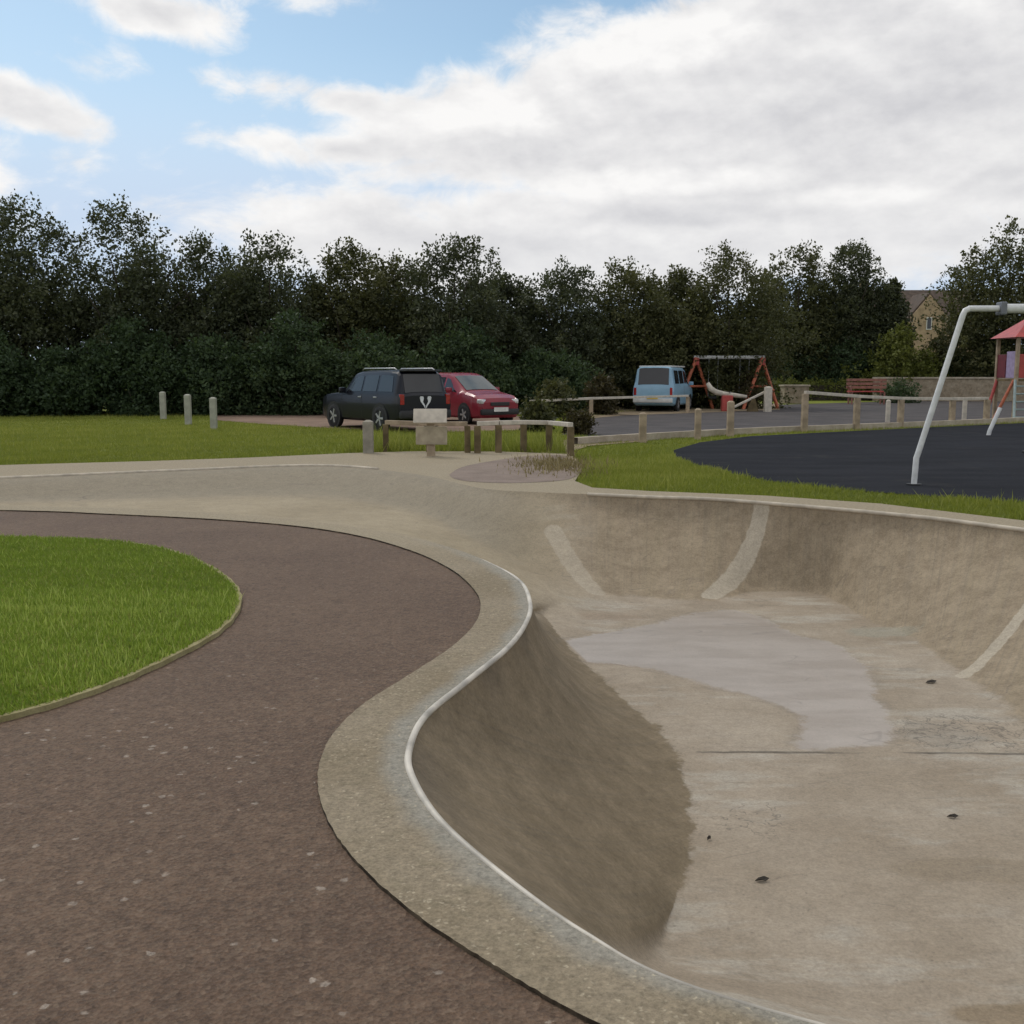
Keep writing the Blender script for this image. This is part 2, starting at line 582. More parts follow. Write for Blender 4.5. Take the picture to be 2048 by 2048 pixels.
def mat_deck():
    m, n, b, P = material("deck_concrete")
    lip = n.attr("lip")
    x, y, z = n.sep(P)
    big = n.noise(P, 1.1, 5, 0.6)
    mid = n.noise(P, 9, 6, 0.7)
    fine = n.noise(P, 70, 4, 0.75)
    c = n.mix(n.step(big, 0.3, 0.7), (0.2257, 0.1813, 0.1175), (0.2812, 0.2318, 0.1612))
    c = n.mix(n.mul(n.step(mid, 0.5, 0.72), 0.55), c, (0.1980, 0.1700, 0.1092))
    far = n.step(y, 8.0, 10.5)
    c = n.mix(n.mul(far, 0.75), c, (0.3317, 0.2781, 0.1903))
    # cleaner grey band rubbed along the coping
    w = n.step(n.add(lip, n.mul(n.sub(n.noise(P, 3, 4), 0.5), 0.55)), 0.6, 0.92)
    c = n.mix(n.mul(n.mul(w, n.sub(1.0, far)), 0.6), c, (0.2970, 0.2935, 0.2600))
    v = n.voro(n.add_v(P, 0.03), 55)
    r = n.sep(v.outputs['Color'])
    chip = n.mul(n.sub(1.0, n.step(v.outputs['Distance'], 0.15, 0.5)), n.step(n.add(r[0], n.mul(n.sub(n.noise(P, 2.3, 3), 0.5), 0.9)), 0.8, 0.96))
    c = n.mix(n.mul(n.mul(chip, n.sub(1.0, far)), 0.7), c, (0.4554, 0.3914, 0.2808))
    hs = n.new('ShaderNodeHueSaturation')
    n.put(hs.inputs['Color'], c)
    n.put(hs.inputs['Value'], n.add(1.0, n.add(n.mul(n.sub(fine, 0.5), 1.5), n.mul(n.sub(n.noise(P, 26, 3, 0.7), 0.5), 1.1))))
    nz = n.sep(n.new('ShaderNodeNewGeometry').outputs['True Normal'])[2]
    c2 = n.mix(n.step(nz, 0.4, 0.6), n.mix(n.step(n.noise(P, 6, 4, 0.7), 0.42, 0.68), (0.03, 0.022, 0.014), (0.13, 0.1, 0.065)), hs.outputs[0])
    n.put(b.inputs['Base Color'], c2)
    b.inputs['Roughness'].default_value = 0.85
    b.inputs['Specular IOR Level'].default_value = 0.25
    bump(n, b, n.add(n.mul(fine, 0.5), mid), 0.5, 0.012)
    return m


def mat_path():
    m, n, b, P = material("brown_tarmac")
    big = n.noise(P, 0.8, 4, 0.6)
    mid = n.noise(P, 14, 5, 0.7)
    fine = n.noise(P, 120, 3, 0.8)
    c = n.mix(n.step(big, 0.3, 0.7), (0.1126, 0.0701, 0.0452), (0.1458, 0.0936, 0.0599))
    c = n.mix(n.mul(n.step(n.noise(P, 0.55, 3), 0.55, 0.75), 0.45), c, (0.1420, 0.0891, 0.0493))
    v = n.voro(P, 62)
    r = n.sep(v.outputs['Color'])
    c = n.mix(n.step(r[0], 0.0, 1.0, 0.0, 0.55), c, n.mix(r[1], (0.0735, 0.0482, 0.0346), (0.1958, 0.1410, 0.0970)))
    v2 = n.voro(n.add_v(P, 0.03), 27)
    r2 = n.sep(v2.outputs['Color'])
    rare = n.add(r2[0], n.mul(n.sub(n.noise(P, 1.6, 4), 0.5), 0.8))
    chip = n.mul(n.sub(1.0, n.step(n.add(v2.outputs['Distance'], n.mul(r2[2], 0.3)), 0.28, 0.46)), n.mul(n.step(rare, 0.86, 0.94), n.step(n.sep(P)[1], 6.5, 3.6, 0.25, 1.0)))
    c = n.mix(n.mul(chip, 0.62), c, (0.3671, 0.3132, 0.2549))
    hs = n.new('ShaderNodeHueSaturation')
    n.put(hs.inputs['Color'], c)
    n.put(hs.inputs['Value'], n.add(1.0, n.add(n.mul(n.sub(fine, 0.5), 1.6), n.add(n.mul(n.sub(mid, 0.5), 0.9), n.mul(n.sub(n.noise(P, 45, 3, 0.7), 0.5), 1.2)))))
    n.put(b.inputs['Base Color'], hs.outputs[0])
    b.inputs['Roughness'].default_value = 0.8
    b.inputs['Specular IOR Level'].default_value = 0.3
    bump(n, b, n.add(v.outputs['Distance'], n.mul(fine, 0.5)), 0.6, 0.012)
    return m


def mat_lawn():
    m, n, b, P = material("lawn")
    x, y, z = n.sep(P)
    big = n.noise(P, 0.35, 5, 0.6)
    mid = n.noise(n.vmul(P, (1.0, 0.5, 1)), 2.2, 6, 0.7)
    fine = n.noise(P, 40, 4, 0.8)
    c = n.mix(n.step(big, 0.3, 0.7), (0.15, 0.185, 0.027), (0.22, 0.245, 0.042))
    c = n.mix(n.mul(n.step(mid, 0.45, 0.75), 0.45), c, (0.27, 0.25, 0.07))
    hs = n.new('ShaderNodeHueSaturation')
    n.put(hs.inputs['Color'], c)
    n.put(hs.inputs['Value'], n.add(1.0, n.add(n.mul(n.sub(fine, 0.5), 1.2), n.mul(n.sub(mid, 0.5), 0.5))))
    n.put(b.inputs['Base Color'], hs.outputs[0])
    b.inputs['Roughness'].default_value = 0.9
    b.inputs['Specular IOR Level'].default_value = 0.15
    bump(n, b, n.add(fine, mid), 0.8, 0.04)
    return m


def mat_ground2(name, a, bcol, sc=2.0, fine_s=50, spec=0.2, rough=0.9, streak=(1, 1, 1), bs=0.4):
    m, n, b, P = material(name)
    f = n.noise(n.vmul(P, streak), sc, 6, 0.65)
    fine = n.noise(P, fine_s, 3, 0.7)
    hs = n.new('ShaderNodeHueSaturation')
    n.put(hs.inputs['Color'], n.mix(n.step(f, 0.3, 0.7), a, bcol))
    n.put(hs.inputs['Value'], n.add(1.0, n.mul(n.sub(fine, 0.5), 0.9)))
    n.put(b.inputs['Base Color'], hs.outputs[0])
    b.inputs['Roughness'].default_value = rough
    b.inputs['Specular IOR Level'].default_value = spec
    bump(n, b, fine, bs, 0.01)
    return m


def mat_leaf(name, c0, c1, c2, trans=0.25):
    m, n, b, P = material(name)
    t = n.attr("tint")
    c = n.mix(n.step(t, 0.0, 0.55, smooth=False), c0, c1)
    c = n.mix(n.step(t, 0.55, 1.0, smooth=False), c, c2)
    n.put(b.inputs['Base Color'], c)
    b.inputs['Roughness'].default_value = 0.55
    b.inputs['Specular IOR Level'].default_value = 0.25
    tr = n.new('ShaderNodeBsdfTranslucent')
    n.put(tr.inputs[0], n.mix(0.5, c, (c2[0] * 1.2, c2[1] * 1.3, c2[2] * 0.6)))
    mx = n.new('ShaderNodeMixShader')
    mx.inputs[0].default_value = trans
    n.t.links.new(b.outputs[0], mx.inputs[1])
    n.t.links.new(tr.outputs[0], mx.inputs[2])
    out = [q for q in n.t.nodes if q.type == 'OUTPUT_MATERIAL'][0]
    n.t.links.new(mx.outputs[0], out.inputs[0])
    return m


M = {}
M['bowl'] = mat_bowl()
M['deck'] = mat_deck()
M['path'] = mat_path()
M['lawn'] = mat_lawn()
M['rubber'] = mat_ground2("blue_black_rubber", (0.013, 0.0145, 0.018), (0.022, 0.0235, 0.028), 0.7, 60, 0.08, 0.9, (0.6, 1.6, 1))
def mat_rubber():
    m, n, b, P = material("blue_black_rubber")
    big = n.noise(n.vmul(P, (0.5, 1.4, 1)), 0.8, 5, 0.6)
    fine = n.noise(P, 55, 3, 0.75)
    c = n.mix(n.step(big, 0.3, 0.7), (0.0125, 0.014, 0.0175), (0.023, 0.0245, 0.03))
    c = n.mix(n.mul(n.step(n.noise(P, 0.9, 5, 0.65), 0.55, 0.72), 0.5), c, (0.045, 0.043, 0.042))
    v = n.voro(P, 16)
    r = n.sep(v.outputs['Color'])
    gm = n.mul(n.sub(1.0, n.step(v.outputs['Distance'], 0.1, 0.3)), n.step(r[0], 0.9, 0.96))
    c = n.mix(n.mul(gm, 0.6), c, (0.12, 0.1, 0.075))
    hs = n.new('ShaderNodeHueSaturation')
    n.put(hs.inputs['Color'], c)
    n.put(hs.inputs['Value'], n.add(1.0, n.mul(n.sub(fine, 0.5), 1.2)))
    n.put(b.inputs['Base Color'], hs.outputs[0])
    b.inputs['Roughness'].default_value = 0.9
    b.inputs['Specular IOR Level'].default_value = 0.08
    bump(n, b, fine, 0.4, 0.01)
    return m
M['rubber'] = mat_rubber()
M['tarmac'] = mat_ground2("grey_tarmac", (0.065, 0.06, 0.06), (0.1, 0.09, 0.088), 0.8)
M['gravel'] = mat_ground2("pink_gravel", (0.19, 0.13, 0.095), (0.27, 0.19, 0.14), 0.8, 20)
M['sand'] = mat_ground2("sandy_soil", (0.21, 0.16, 0.1), (0.3, 0.235, 0.155), 1.2, 20)
M['kerb'] = mat_ground2("kerb_concrete", (0.34, 0.29, 0.22), (0.46, 0.4, 0.32), 3)
M['edging'] = mat_ground2("lawn_edging", (0.25, 0.22, 0.1), (0.34, 0.3, 0.16), 9, 60)
M['brownpatch'] = mat_ground2("faded_brown_tarmac", (0.2, 0.155, 0.125), (0.26, 0.205, 0.17), 1.6)
M['steel'] = simple("galvanised_coping", (0.5, 0.46, 0.39), 0.55, 0.1, 0.35, 3, bmp=0.2)
M['stonecope'] = simple("pale_concrete_coping", (0.5, 0.44, 0.35), 0.8, 0, 0.2, 5)
M['leaf_dark'] = mat_leaf("dark_leaves", (0.034, 0.043, 0.025), (0.062, 0.074, 0.039), (0.128, 0.134, 0.064))
M['leaf_mid'] = mat_leaf("green_leaves", (0.038, 0.045, 0.019), (0.074, 0.08, 0.032), (0.155, 0.148, 0.062))
M['leaf_low'] = mat_leaf("undergrowth_leaves", (0.028, 0.048, 0.024), (0.052, 0.083, 0.038), (0.1, 0.14, 0.056))
M['leaf_olive'] = mat_leaf("olive_leaves", (0.062, 0.078, 0.016), (0.118, 0.135, 0.028), (0.2, 0.21, 0.058))
M['leaf_brown'] = mat_leaf("brown_leaves", (0.03, 0.024, 0.012), (0.06, 0.05, 0.022), (0.1, 0.085, 0.04))
M['bark'] = simple("bark", (0.05, 0.042, 0.032), 0.9, 0, 0.35, 5, 0.2, bmp=0.6)
M['blade'] = mat_leaf("grass_blades", (0.05, 0.095, 0.01), (0.145, 0.235, 0.024), (0.44, 0.5, 0.14), 0.35)
M['bladefar'] = mat_leaf("meadow_blades", (0.12, 0.152, 0.024), (0.21, 0.242, 0.038), (0.36, 0.36, 0.1), 0.35)
M['straw'] = mat_leaf("straw_blades", (0.12, 0.095, 0.04), (0.22, 0.17, 0.085), (0.36, 0.3, 0.17), 0.2)

# ------------------------------------------------------------------ ground sheets
BIG = 900
lawn_poly_base = [(-BIG, -BIG), (BIG, -BIG), (BIG, BIG), (-BIG, BIG)]
g = flat("ground", [lawn_poly_base, bowl_outline], -0.045, M['lawn'])
tag(g, "wide mown grass running back to the trees", "ground", kind="structure")

me = bpy.data.meshes.new("skate_bowl")
me.from_pydata(bv, [], bf)
wa = me.attributes.new('wet', 'FLOAT', 'POINT')
wa.data.foreach_set('value', np.clip(wet, -2, 2).astype(np.float32))
ul = me.uv_layers.new(name="UVMap")
for lp in me.loops: ul.data[lp.index].uv = uvs[lp.vertex_index]
me.polygons.foreach_set("use_smooth", [True] * len(me.polygons))
me.materials.append(M['bowl'])
bowl = bpy.data.objects.new("skate_bowl", me)
COL.objects.link(bowl)
tag(bowl, "sunken concrete skate bowl with curved banks and a worn pale floor", "skate bowl", kind="structure")

deck_far = [(6.95, 4.4), (7.25, 6.0), (7.1, 7.7)]
far_px = [(2620, 1140), (2320, 1085), (2048, 1041), (1760, 1007), (1530, 991), (1300, 982), (1185, 975), (1150, 962), (1168, 932), (1140, 908), (1000, 903),
          (850, 902), (700, 906), (500, 915), (300, 922), (0, 930), (-350, 944), (-760, 958)]
deck_outer = path_edge + deck_far + [(p.x, p.y) for p in px(far_px)]
d = flat("pavement", [deck_outer, bowl_outline], 0.0, M['deck'], skirt=0.06, attr=True)
tag(d, "tan concrete apron around the skate bowl", "pavement", kind="structure")

path_poly = path_edge + [(7, -6), (-16, -6), (-16, pe[0][1] + 0.0)]
# path lies under the deck's edge: push its outline a little under the deck
p = flat("path", [path_poly], -0.014, M['path'])
tag(p, "brown tarmac path curving around the bowl", "path", kind="structure")
# the deck's skirt carries the uneven brown dirt colour along this gap

lawn_px = [(-900, 1052), (-450, 1058), (-150, 1068), (0, 1075), (120, 1078), (230, 1084), (330, 1100), (410, 1130), (458, 1162), (478, 1192), (470, 1228), (430, 1268), (350, 1312), (240, 1362),
           (110, 1408), (0, 1438), (-200, 1500), (-500, 1570), (-1000, 1600), (-1600, 1500)]
lp0 = [(q.x, q.y) for q in px(lawn_px)]
lawn_near = [tuple(q) for q in catmull(np.array(lp0[:17]), 6)] + lp0[17:]
nl = flat("lawn", [lawn_near], 0.012, M['lawn'], skirt=0.06)
tag(nl, "rounded patch of green lawn inside the path's bend", "lawn", kind="structure")
# narrow edging strip round that lawn
def ribbon(pts, w, z0, z1, name, mat):
    pts = [Vector((q[0], q[1], 0)) for q in pts]
    mb = MB()
    vs, fs = [], []
    for i, q in enumerate(pts):
        a = pts[max(i - 1, 0)]; c = pts[min(i + 1, len(pts) - 1)]
        dd = (c - a).normalized(); nn = Vector((-dd.y, dd.x, 0))
        wj = w * (1 + 0.25 * math.sin(i * 1.7) + 0.15 * math.sin(i * 4.1))
        for sgn in (-1, 1):
            vs.append(q + nn * sgn * wj / 2 + Vector((0, 0, z0)))
            vs.append(q + nn * sgn * wj / 2 + Vector((0, 0, z1)))
    for i in range(len(pts) - 1):
        a = i * 4; b_ = a + 4
        fs += [(a + 1, a + 3, b_ + 3, b_ + 1), (a, a + 1, b_ + 1, b_), (a + 2, b_ + 2, b_ + 3, a + 3)]
    mb.add(vs, fs)
    return mb.build(name, mat)
ed = ribbon(lawn_near[6:17 * 6], 0.034, -0.05, 0.014, "edging", M['edging'])
tag(ed, "thin dry edging strip between lawn and brown path", "edging", kind="structure")

def sheet(name, pix, z, mat, label, cat, smooth=0):
    q = [(a.x, a.y) for a in px(pix)]
    if smooth:
        q = [tuple(a) for a in catmull(np.array(q + [q[0]]), smooth)][:-1]
    return tag(flat(name, [q], z, mat), label, cat, kind="structure")

sheet("path", [(898, 950), (925, 934), (985, 922), (1060, 912), (1130, 912), (1162, 935), (1140, 958), (1040, 966), (950, 964), (910, 958)], 0.004, M['brownpatch'],
      "small faded brown tarmac area behind the bowl by the rail fence", "path", 5)
rub = [(1345, 898), (1400, 882), (1500, 870), (1700, 860), (2048, 844), (2700, 812), (2700, 985), (2300, 1002), (2048, 1000), (1850, 987), (1700, 976), (1520, 956), (1400, 930), (1352, 912)]
sheet("playground", rub, -0.03, M['rubber'], "blue-black rubber safety surface under the swing", "playground", 0)
tar = [(1120, 868), (1290, 872), (1500, 862), (2048, 838), (2700, 806), (2700, 778), (2048, 794), (1560, 808), (1250, 822), (1190, 832)]
sheet("road", tar, -0.034, M['tarmac'], "dark tarmac strip behind the timber rail", "road", 0)
sheet("bare_soil", [(1150, 838), (1250, 829), (1400, 824), (1560, 818), (1560, 806), (1300, 806), (1200, 818), (1120, 832)], -0.028, M['sand'], "bare sandy strip beneath the far red swing", "soil", 0)
sheet('path', [(1075, 884), (1180, 872), (1290, 868), (1296, 880), (1180, 889), (1150, 898), (1085, 905)], -0.026, M['sand'], 'pale sandy footpath joining the rail fence to the kerb', 'path', 0)
grav = [(425, 838), (520, 846), (640, 853), (780, 860), (900, 862), (1060, 858), (1110, 840), (1000, 826), (700, 818), (560, 814), (430, 818)]
sheet("car_park", grav, -0.03, M['gravel'], "pinkish gravel car park where the cars stand", "car park", 0)

kq = px([(1150, 886), (1290, 877), (1500, 865), (1700, 857), (2048, 842), (2700, 811)])
kb = ribbon([tuple(q) for q in catmull(np.array([(q.x, q.y) for q in kq]), 5)], 0.18, -0.06, 0.13, "kerb", M['kerb'])
tag(kb, "pale concrete kerb along the far edge of the playground", "kerb", kind="structure")

# coping
def lip_pts(lip, a, b_, dz=0.0, off=0.0):
    return [q + Vector((0, 0, dz)) for q in lip[int(a * SUB):int(b_ * SUB) + 1]]
o = MB().tube(lip_pts(lipN, 6.6, 23.5, -0.003), [0.003 + 0.013 * min(1, i / 26) * (1 - 0.72 * min(1, max(0, (i / SUB - 8.6) / 3.2))) for i in range(len(lip_pts(lipN, 6.6, 23.5)))], 8).build("coping", M['steel'], smooth=True)
tag(o, "pale metal coping tube along the near curved lip of the bowl", "coping")
o = MB().tube(lip_pts(lipF, 7.9, 23.5, -0.002), 0.024, 8).build("coping", M['stonecope'], smooth=True)
tag(o, "pale coping along the far straight lip of the bowl", "coping")
o = MB().tube(lip_pts(lipF, 1.5, 4.6, 0.006), 0.028, 8).build("coping", M['stonecope'], smooth=True)
tag(o, "pale broken coping line at the left beside the far lawn", "coping")

# scraps on the floor
M['scrap'] = simple("dead_leaf", (0.035, 0.028, 0.02), 0.8)
def leaf_scrap(u, v, L, label, rz):
    q = on_bowl(u, v)
    mb = MB()
    w = L * 0.38
    top = [(-L / 2, 0, 0.004), (-L / 5, w / 2, 0.012), (L / 5, w / 2.2, 0.02), (L / 2, 0, 0.014), (L / 5, -w / 2.2, 0.006), (-L / 5, -w / 2, 0.018), (0, 0, 0.006)]
    bot = [(a, b_, c - 0.003) for a, b_, c in top]
    fs = []
    for k in range(6):
        k2 = (k + 1) % 6
        fs += [(k, k2, 6), (7 + k2, 7 + k, 13), (k, 7 + k, 7 + k2, k2)]
    mb.add(top + bot, fs)
    o = mb.build("dead_leaf", M['scrap'], loc=(q.x, q.y, q.z + 0.004))
    o.rotation_euler = (0, 0, rz)
    return tag(o, label, "leaf", "dead leaves on the bowl floor")
leaf_scrap(1862, 1366, 0.11, "dark curled dead leaf beyond the puddle by the pale wall joint", 0.3)
leaf_scrap(1524, 1763, 0.075, "dark dead leaf on the pale floor near the steep bank", 0.1)
leaf_scrap(1905, 1636, 0.065, "small dead leaf alone on the right part of the floor", -0.2)
leaf_scrap(1418, 1680, 0.04, "tiny dead leaf at the foot of the near bank", 0.9)

# ------------------------------------------------------------------ grass
def blades(name, xs, ys, z, h, w, mat, rng, lean=0.5, tall=0.0):
    n = len(xs)
    hh = h * rng.uniform(0.5, 1.25, n)
    if tall:
        k = rng.random(n) < tall
        hh[k] *= 2.0
    a = rng.uniform(0, 2 * np.pi, n)
    ln = rng.uniform(0, lean, n) * hh
    la = rng.uniform(0, 2 * np.pi, n)
    ww = w * rng.uniform(0.6, 1.3, n) / 2
    V_ = np.zeros((n, 3, 3))
    V_[:, 0] = np.stack([xs - np.cos(a) * ww, ys - np.sin(a) * ww, np.full(n, z)], 1)
    V_[:, 1] = np.stack([xs + np.cos(a) * ww, ys + np.sin(a) * ww, np.full(n, z)], 1)
    V_[:, 2] = np.stack([xs + np.cos(la) * ln, ys + np.sin(la) * ln, z + hh], 1)
    cl_ = np.zeros(n)
    for k_ in range(7):
        fx, fy, ph_ = rng.normal(0, 1.5 * 1.55 ** k_ / 2, 1), rng.normal(0, 1.5 * 1.55 ** k_ / 2, 1), rng.uniform(0, 6.3)
        cl_ += np.sin(xs * fx + ys * fy + ph_) * 0.85 ** k_
    t = np.clip(0.42 + 0.13 * cl_ + rng.normal(0.0, 0.22, n), 0, 1)
    hh *= np.clip(1 + 0.16 * cl_, 0.5, 1.6)
    V_[:, 2] = np.stack([xs + np.cos(la) * ln, ys + np.sin(la) * ln, z + hh], 1)
    if tall: t[k] = np.clip(t[k] + 0.35, 0, 1)
    return np_mesh(name, V_.reshape(-1, 3), 3, mat, np.repeat(t, 3))
rng = np.random.default_rng(3)
n0 = 330000
xs = rng.uniform(-9, -1.6, n0); ys = rng.uniform(3.6, 10.8, n0)
k = inside(xs, ys, lawn_near)
o = blades("grass", xs[k], ys[k], 0.008, 0.032, 0.009, M['blade'], rng, 0.9, 0.03)
tag(o, "short green grass blades covering the near lawn", "grass", kind="stuff")
n0 = 420000
r = 17 + 30 * rng.random(n0) ** 1.6
u = rng.uniform(-250, 2300, n0)
xs = (u - 1024) / F * r; ys = r
k = ~inside(xs, ys, deck_outer)
for q in (rub, tar, grav):
    k &= ~inside(xs, ys, [(a.x, a.y) for a in px(q)])
k &= ~inside(xs, ys, path_poly)
n1 = 60000
r1 = rng.uniform(11.5, 17, n1); u1 = rng.uniform(1150, 2400, n1)
x1 = (u1 - 1024) / F * r1; y1 = r1
k1 = ~inside(x1, y1, deck_outer) & ~inside(x1, y1, [(a.x, a.y) for a in px(rub)])
xs = np.concatenate([xs[k], x1[k1]]); ys = np.concatenate([ys[k], y1[k1]])
o = blades("grass", xs, ys, -0.05, 0.075, 0.018, M['bladefar'], rng, 0.9, 0.01)
tag(o, "mown meadow grass between the bowl, fences and cars", "grass", kind="stuff")
# straw weeds by the fence corner
n0 = 2600
c = at(1122, 930)
xs = rng.normal(c.x, 0.36, n0); ys = rng.normal(c.y, 0.8, n0)
k = rng.random(n0) < 0.9
o = blades("weeds", xs[k], ys[k], -0.03, 0.09, 0.03, M['straw'], rng, 0.8, 0.1)
tag(o, "dry straw-coloured weeds at the fence corner", "weeds", kind="stuff")
n0 = 9000
xs = rng.uniform(at(690, 900).x, at(1130, 900).x, n0); ys = rng.uniform(21.6, 26, n0)
o = blades("weeds", xs, ys, -0.045, 0.22, 0.025, M['bladefar'], rng, 0.8, 0.1)
tag(o, "longer rough grass behind the low rail fence", "weeds", kind="stuff")

# ------------------------------------------------------------------ trees
def leaf_cloud(lobes, n, size, rng, twig=0.42, per=9, dens=0.5):
    """leaf-shaped faces gathered on twigs through the volume of many ellipsoid lobes"""
    L = np.array(lobes)            # x y z rx ry rz
    wgt = (L[:, 3] * L[:, 4] * L[:, 5]) ** 0.667
    nt = n // per
    idx = rng.choice(len(L), nt, p=wgt / wgt.sum())
    d_ = rng.normal(size=(nt, 3)); d_ /= np.linalg.norm(d_, axis=1)[:, None]
    rad = rng.random(nt) ** dens
    rad = rad * (1 + rng.normal(0, 0.1, nt))
    c_ = L[idx, :3] + d_ * rad[:, None] * L[idx, 3:]
    tw_t = rng.random(nt)
    lobe_t = rng.random(len(L))[idx]
    n = nt * per
    C = np.repeat(c_, per, 0) + rng.normal(0, twig * 0.45, (n, 3)) * np.array([1, 1, 0.75])
    C[:, 2] = np.maximum(C[:, 2], 0.02)
    D_ = np.repeat(d_, per, 0)
    ax = rng.normal(size=(n, 3)) + D_ * 0.5 + np.array([0, 0, 0.15])
    ax /= np.linalg.norm(ax, axis=1)[:, None]
    o_ = rng.normal(size=(n, 3)); o_ -= ax * (o_ * ax).sum(1)[:, None]
    o_ /= np.linalg.norm(o_, axis=1)[:, None]
    s_ = size * rng.uniform(0.55, 1.35, n)[:, None]
    V_ = np.zeros((n, 4, 3))
    V_[:, 0] = C
    V_[:, 1] = C + ax * s_ * 0.5 + o_ * s_ * 0.3
    V_[:, 2] = C + ax * s_
    V_[:, 3] = C + ax * s_ * 0.5 - o_ * s_ * 0.3
    V_[:, :, 2] = np.maximum(V_[:, :, 2], 0.01)
    t = np.clip(0.3 * np.repeat(lobe_t, per) + 0.35 * np.repeat(tw_t, per) + rng.normal(0.17, 0.08, n), 0, 1)
    return V_.reshape(-1, 3), np.repeat(t, 4)


def tree(name, label, u, Y, vtop, width_px, mat, seed, group, n=15000, low=0.3, size=0.24, spikes=5, cat="tree", lean=0.0, bush=False):
    rng = np.random.default_rng(seed)
    x = xat(u, Y, 4)
    h = zat(vtop, Y) + 0.05
    w = width_px / F * Y / 2
    root = empty(name, (x, Y, -0.06))
    tag(root, label, cat, group)
    lobes = []
    def env(f):
        if f < 0.34: return w * (0.8 + 0.2 * f / 0.34)
        return w * max(0.0, 1 - ((f - 0.34) / 0.68) ** 1.7) ** 0.85
    H_ = h - low
    rows = 6 if not bush else 4
    for r_ in range(rows):
        f = (r_ + 0.4) / rows * 0.92
        e = env(f)
        k = max(3, int(6 * e / w + 0.5))
        for q in range(k):
            a = q * 2 * math.pi / k + r_ * 0.9 + rng.uniform(-0.5, 0.5)
            s_ = e * rng.uniform(0.3, 0.5) + 0.12
            rr = max(0, e - s_) * rng.uniform(0.75, 1.05)
            lobes.append((math.cos(a) * rr + lean * f, math.sin(a) * rr * 0.85, low + H_ * (f + rng.uniform(-0.04, 0.05)), s_, s_ * 0.9, max(s_ * rng.uniform(0.5, 0.8), H_ * rng.uniform(0.11, 0.15))))
    lobes.append((0, 0, low + H_ * 0.4, w * 0.5, w * 0.45, H_ * 0.32))
    # small uneven twig ends breaking the outline
    for i in range(spikes * 4 if not bush else spikes * 2):
        f = rng.uniform(0.3, 0.95)
        a = rng.uniform(0, 2 * math.pi)
        rr = env(f) * rng.uniform(0.92, 1.1)
        s_ = min(rng.uniform(0.16, 0.36) * (0.6 if bush else 1), h * 0.1)
        lobes.append((math.cos(a) * rr + lean * f, math.sin(a) * rr * 0.85, low + H_ * f, s_, s_, s_ * 1.5))
    for i in range(spikes):
        s_ = min(rng.uniform(0.14, 0.28) * (0.6 if bush else 1), h * 0.09)
        q = rng.uniform(-0.8, 0.8)
        lobes.append((q * w * 0.55 + lean, rng.uniform(-.4, .4), h - s_ * 2.2 - abs(q) ** 1.5 * 0.2 * h, s_ * 0.7, s_ * 0.7, s_ * 2.4))
    lobes.append((lean, 0, h - 0.6 if not bush else h - min(0.35, h * 0.25), min(0.25, h * 0.2), min(0.25, h * 0.2), 0.6 if not bush else min(0.35, h * 0.25)))
    Vv, t = leaf_cloud(lobes, n, size, rng, 0.29 if not bush else min(0.25, h * 0.12), dens=0.42)
    np_mesh("crown", Vv, 4, mat, t, root)
    mb = MB()
    th = h * 0.72
    r0 = max(0.05, h * 0.018)
    mb.tube([(0, 0, 0), (0.05, 0.02, th * 0.3), (lean * .4 - 0.05, 0.05, th * 0.65), (lean * .8, 0, th)], [r0 * 1.25, r0, r0 * 0.7, r0 * 0.2], 8)
    for i in range(7 if not bush else 4):
        a = i * 2.1 + rng.uniform(0, 0.8)
        z = th * (0.25 + 0.08 * i) if not bush else 0.1
        e = w * 0.7
        mb.tube([(0, 0, z), (math.cos(a) * e * 0.5, math.sin(a) * e * 0.5, z + h * 0.09), (math.cos(a) * e, math.sin(a) * e, z + h * 0.24)], [r0 * 0.5, r0 * 0.35, r0 * 0.1], 6)
    mb.build("trunk" if not bush else "stems", M['bark'], root, True)
    return root


GT = "trees in the row behind the car park"
spec = [
    (-130, 45, 430, 270, 'leaf_dark', "dark tree at the photo's left edge with two ragged peaks, left part", 9),
    (45, 44, 388, 230, 'leaf_dark', "tallest dark tree, at the left end of the row, with a ragged top", 10),
    (255, 45, 404, 250, 'leaf_dark', "dark pointed tree, second tallest, standing behind the three pale posts", 10),
    (420, 47, 470, 190, 'leaf_dark', "narrow dark tree with a leaning twig top, left of the black car", 7),
    (535, 46, 460, 220, 'leaf_dark', "broad dark round-topped tree just left of and behind the black car", 7),
    (690, 47, 474, 190, 'leaf_mid', "lighter olive-topped tree behind the black car's roof", 5),
    (790, 49, 505, 170, 'leaf_mid', "lower olive tree between two taller ones behind the black car", 4),
    (910, 47, 464, 220, 'leaf_dark', "dark domed tree rising behind the red car", 8),
    (1010, 49, 545, 150, 'leaf_dark', "low dark tree in the dip right of the red car's dome tree", 4),
    (1125, 50, 512, 210, 'leaf_dark', "dark tree with a flat rounded top left of the blue van", 5),
    (1262, 51, 514, 180, 'leaf_mid', "low greenish tree directly behind the light blue van", 5),
    (1350, 53, 530, 150, 'leaf_mid', "small greenish tree in the gap behind the red swing's left end", 4),
    (1455, 52, 484, 220, 'leaf_mid', "tall rounded olive tree behind the far red swing", 7),
    (1590, 72, 486, 190, 'leaf_mid', "olive tree with feathery top right of the far red swing", 7),
    (1700, 72, 478, 165, 'leaf_dark', "dark tree ending the row, left of the stone house", 8),
    (1778, 72, 556, 62, 'leaf_dark', "low dark shoulder tree nearest the house gable", 4),
]
for i, (u, Y, vt, w, mt, lab, sp) in enumerate(spec):
    tree("tree", lab, u, Y, vt, w * 1.45, M[mt], 100 + i, GT, 44000 if Y < 60 else 44000, 0.3, 0.15 if Y < 60 else 0.2, max(3, sp // 2))
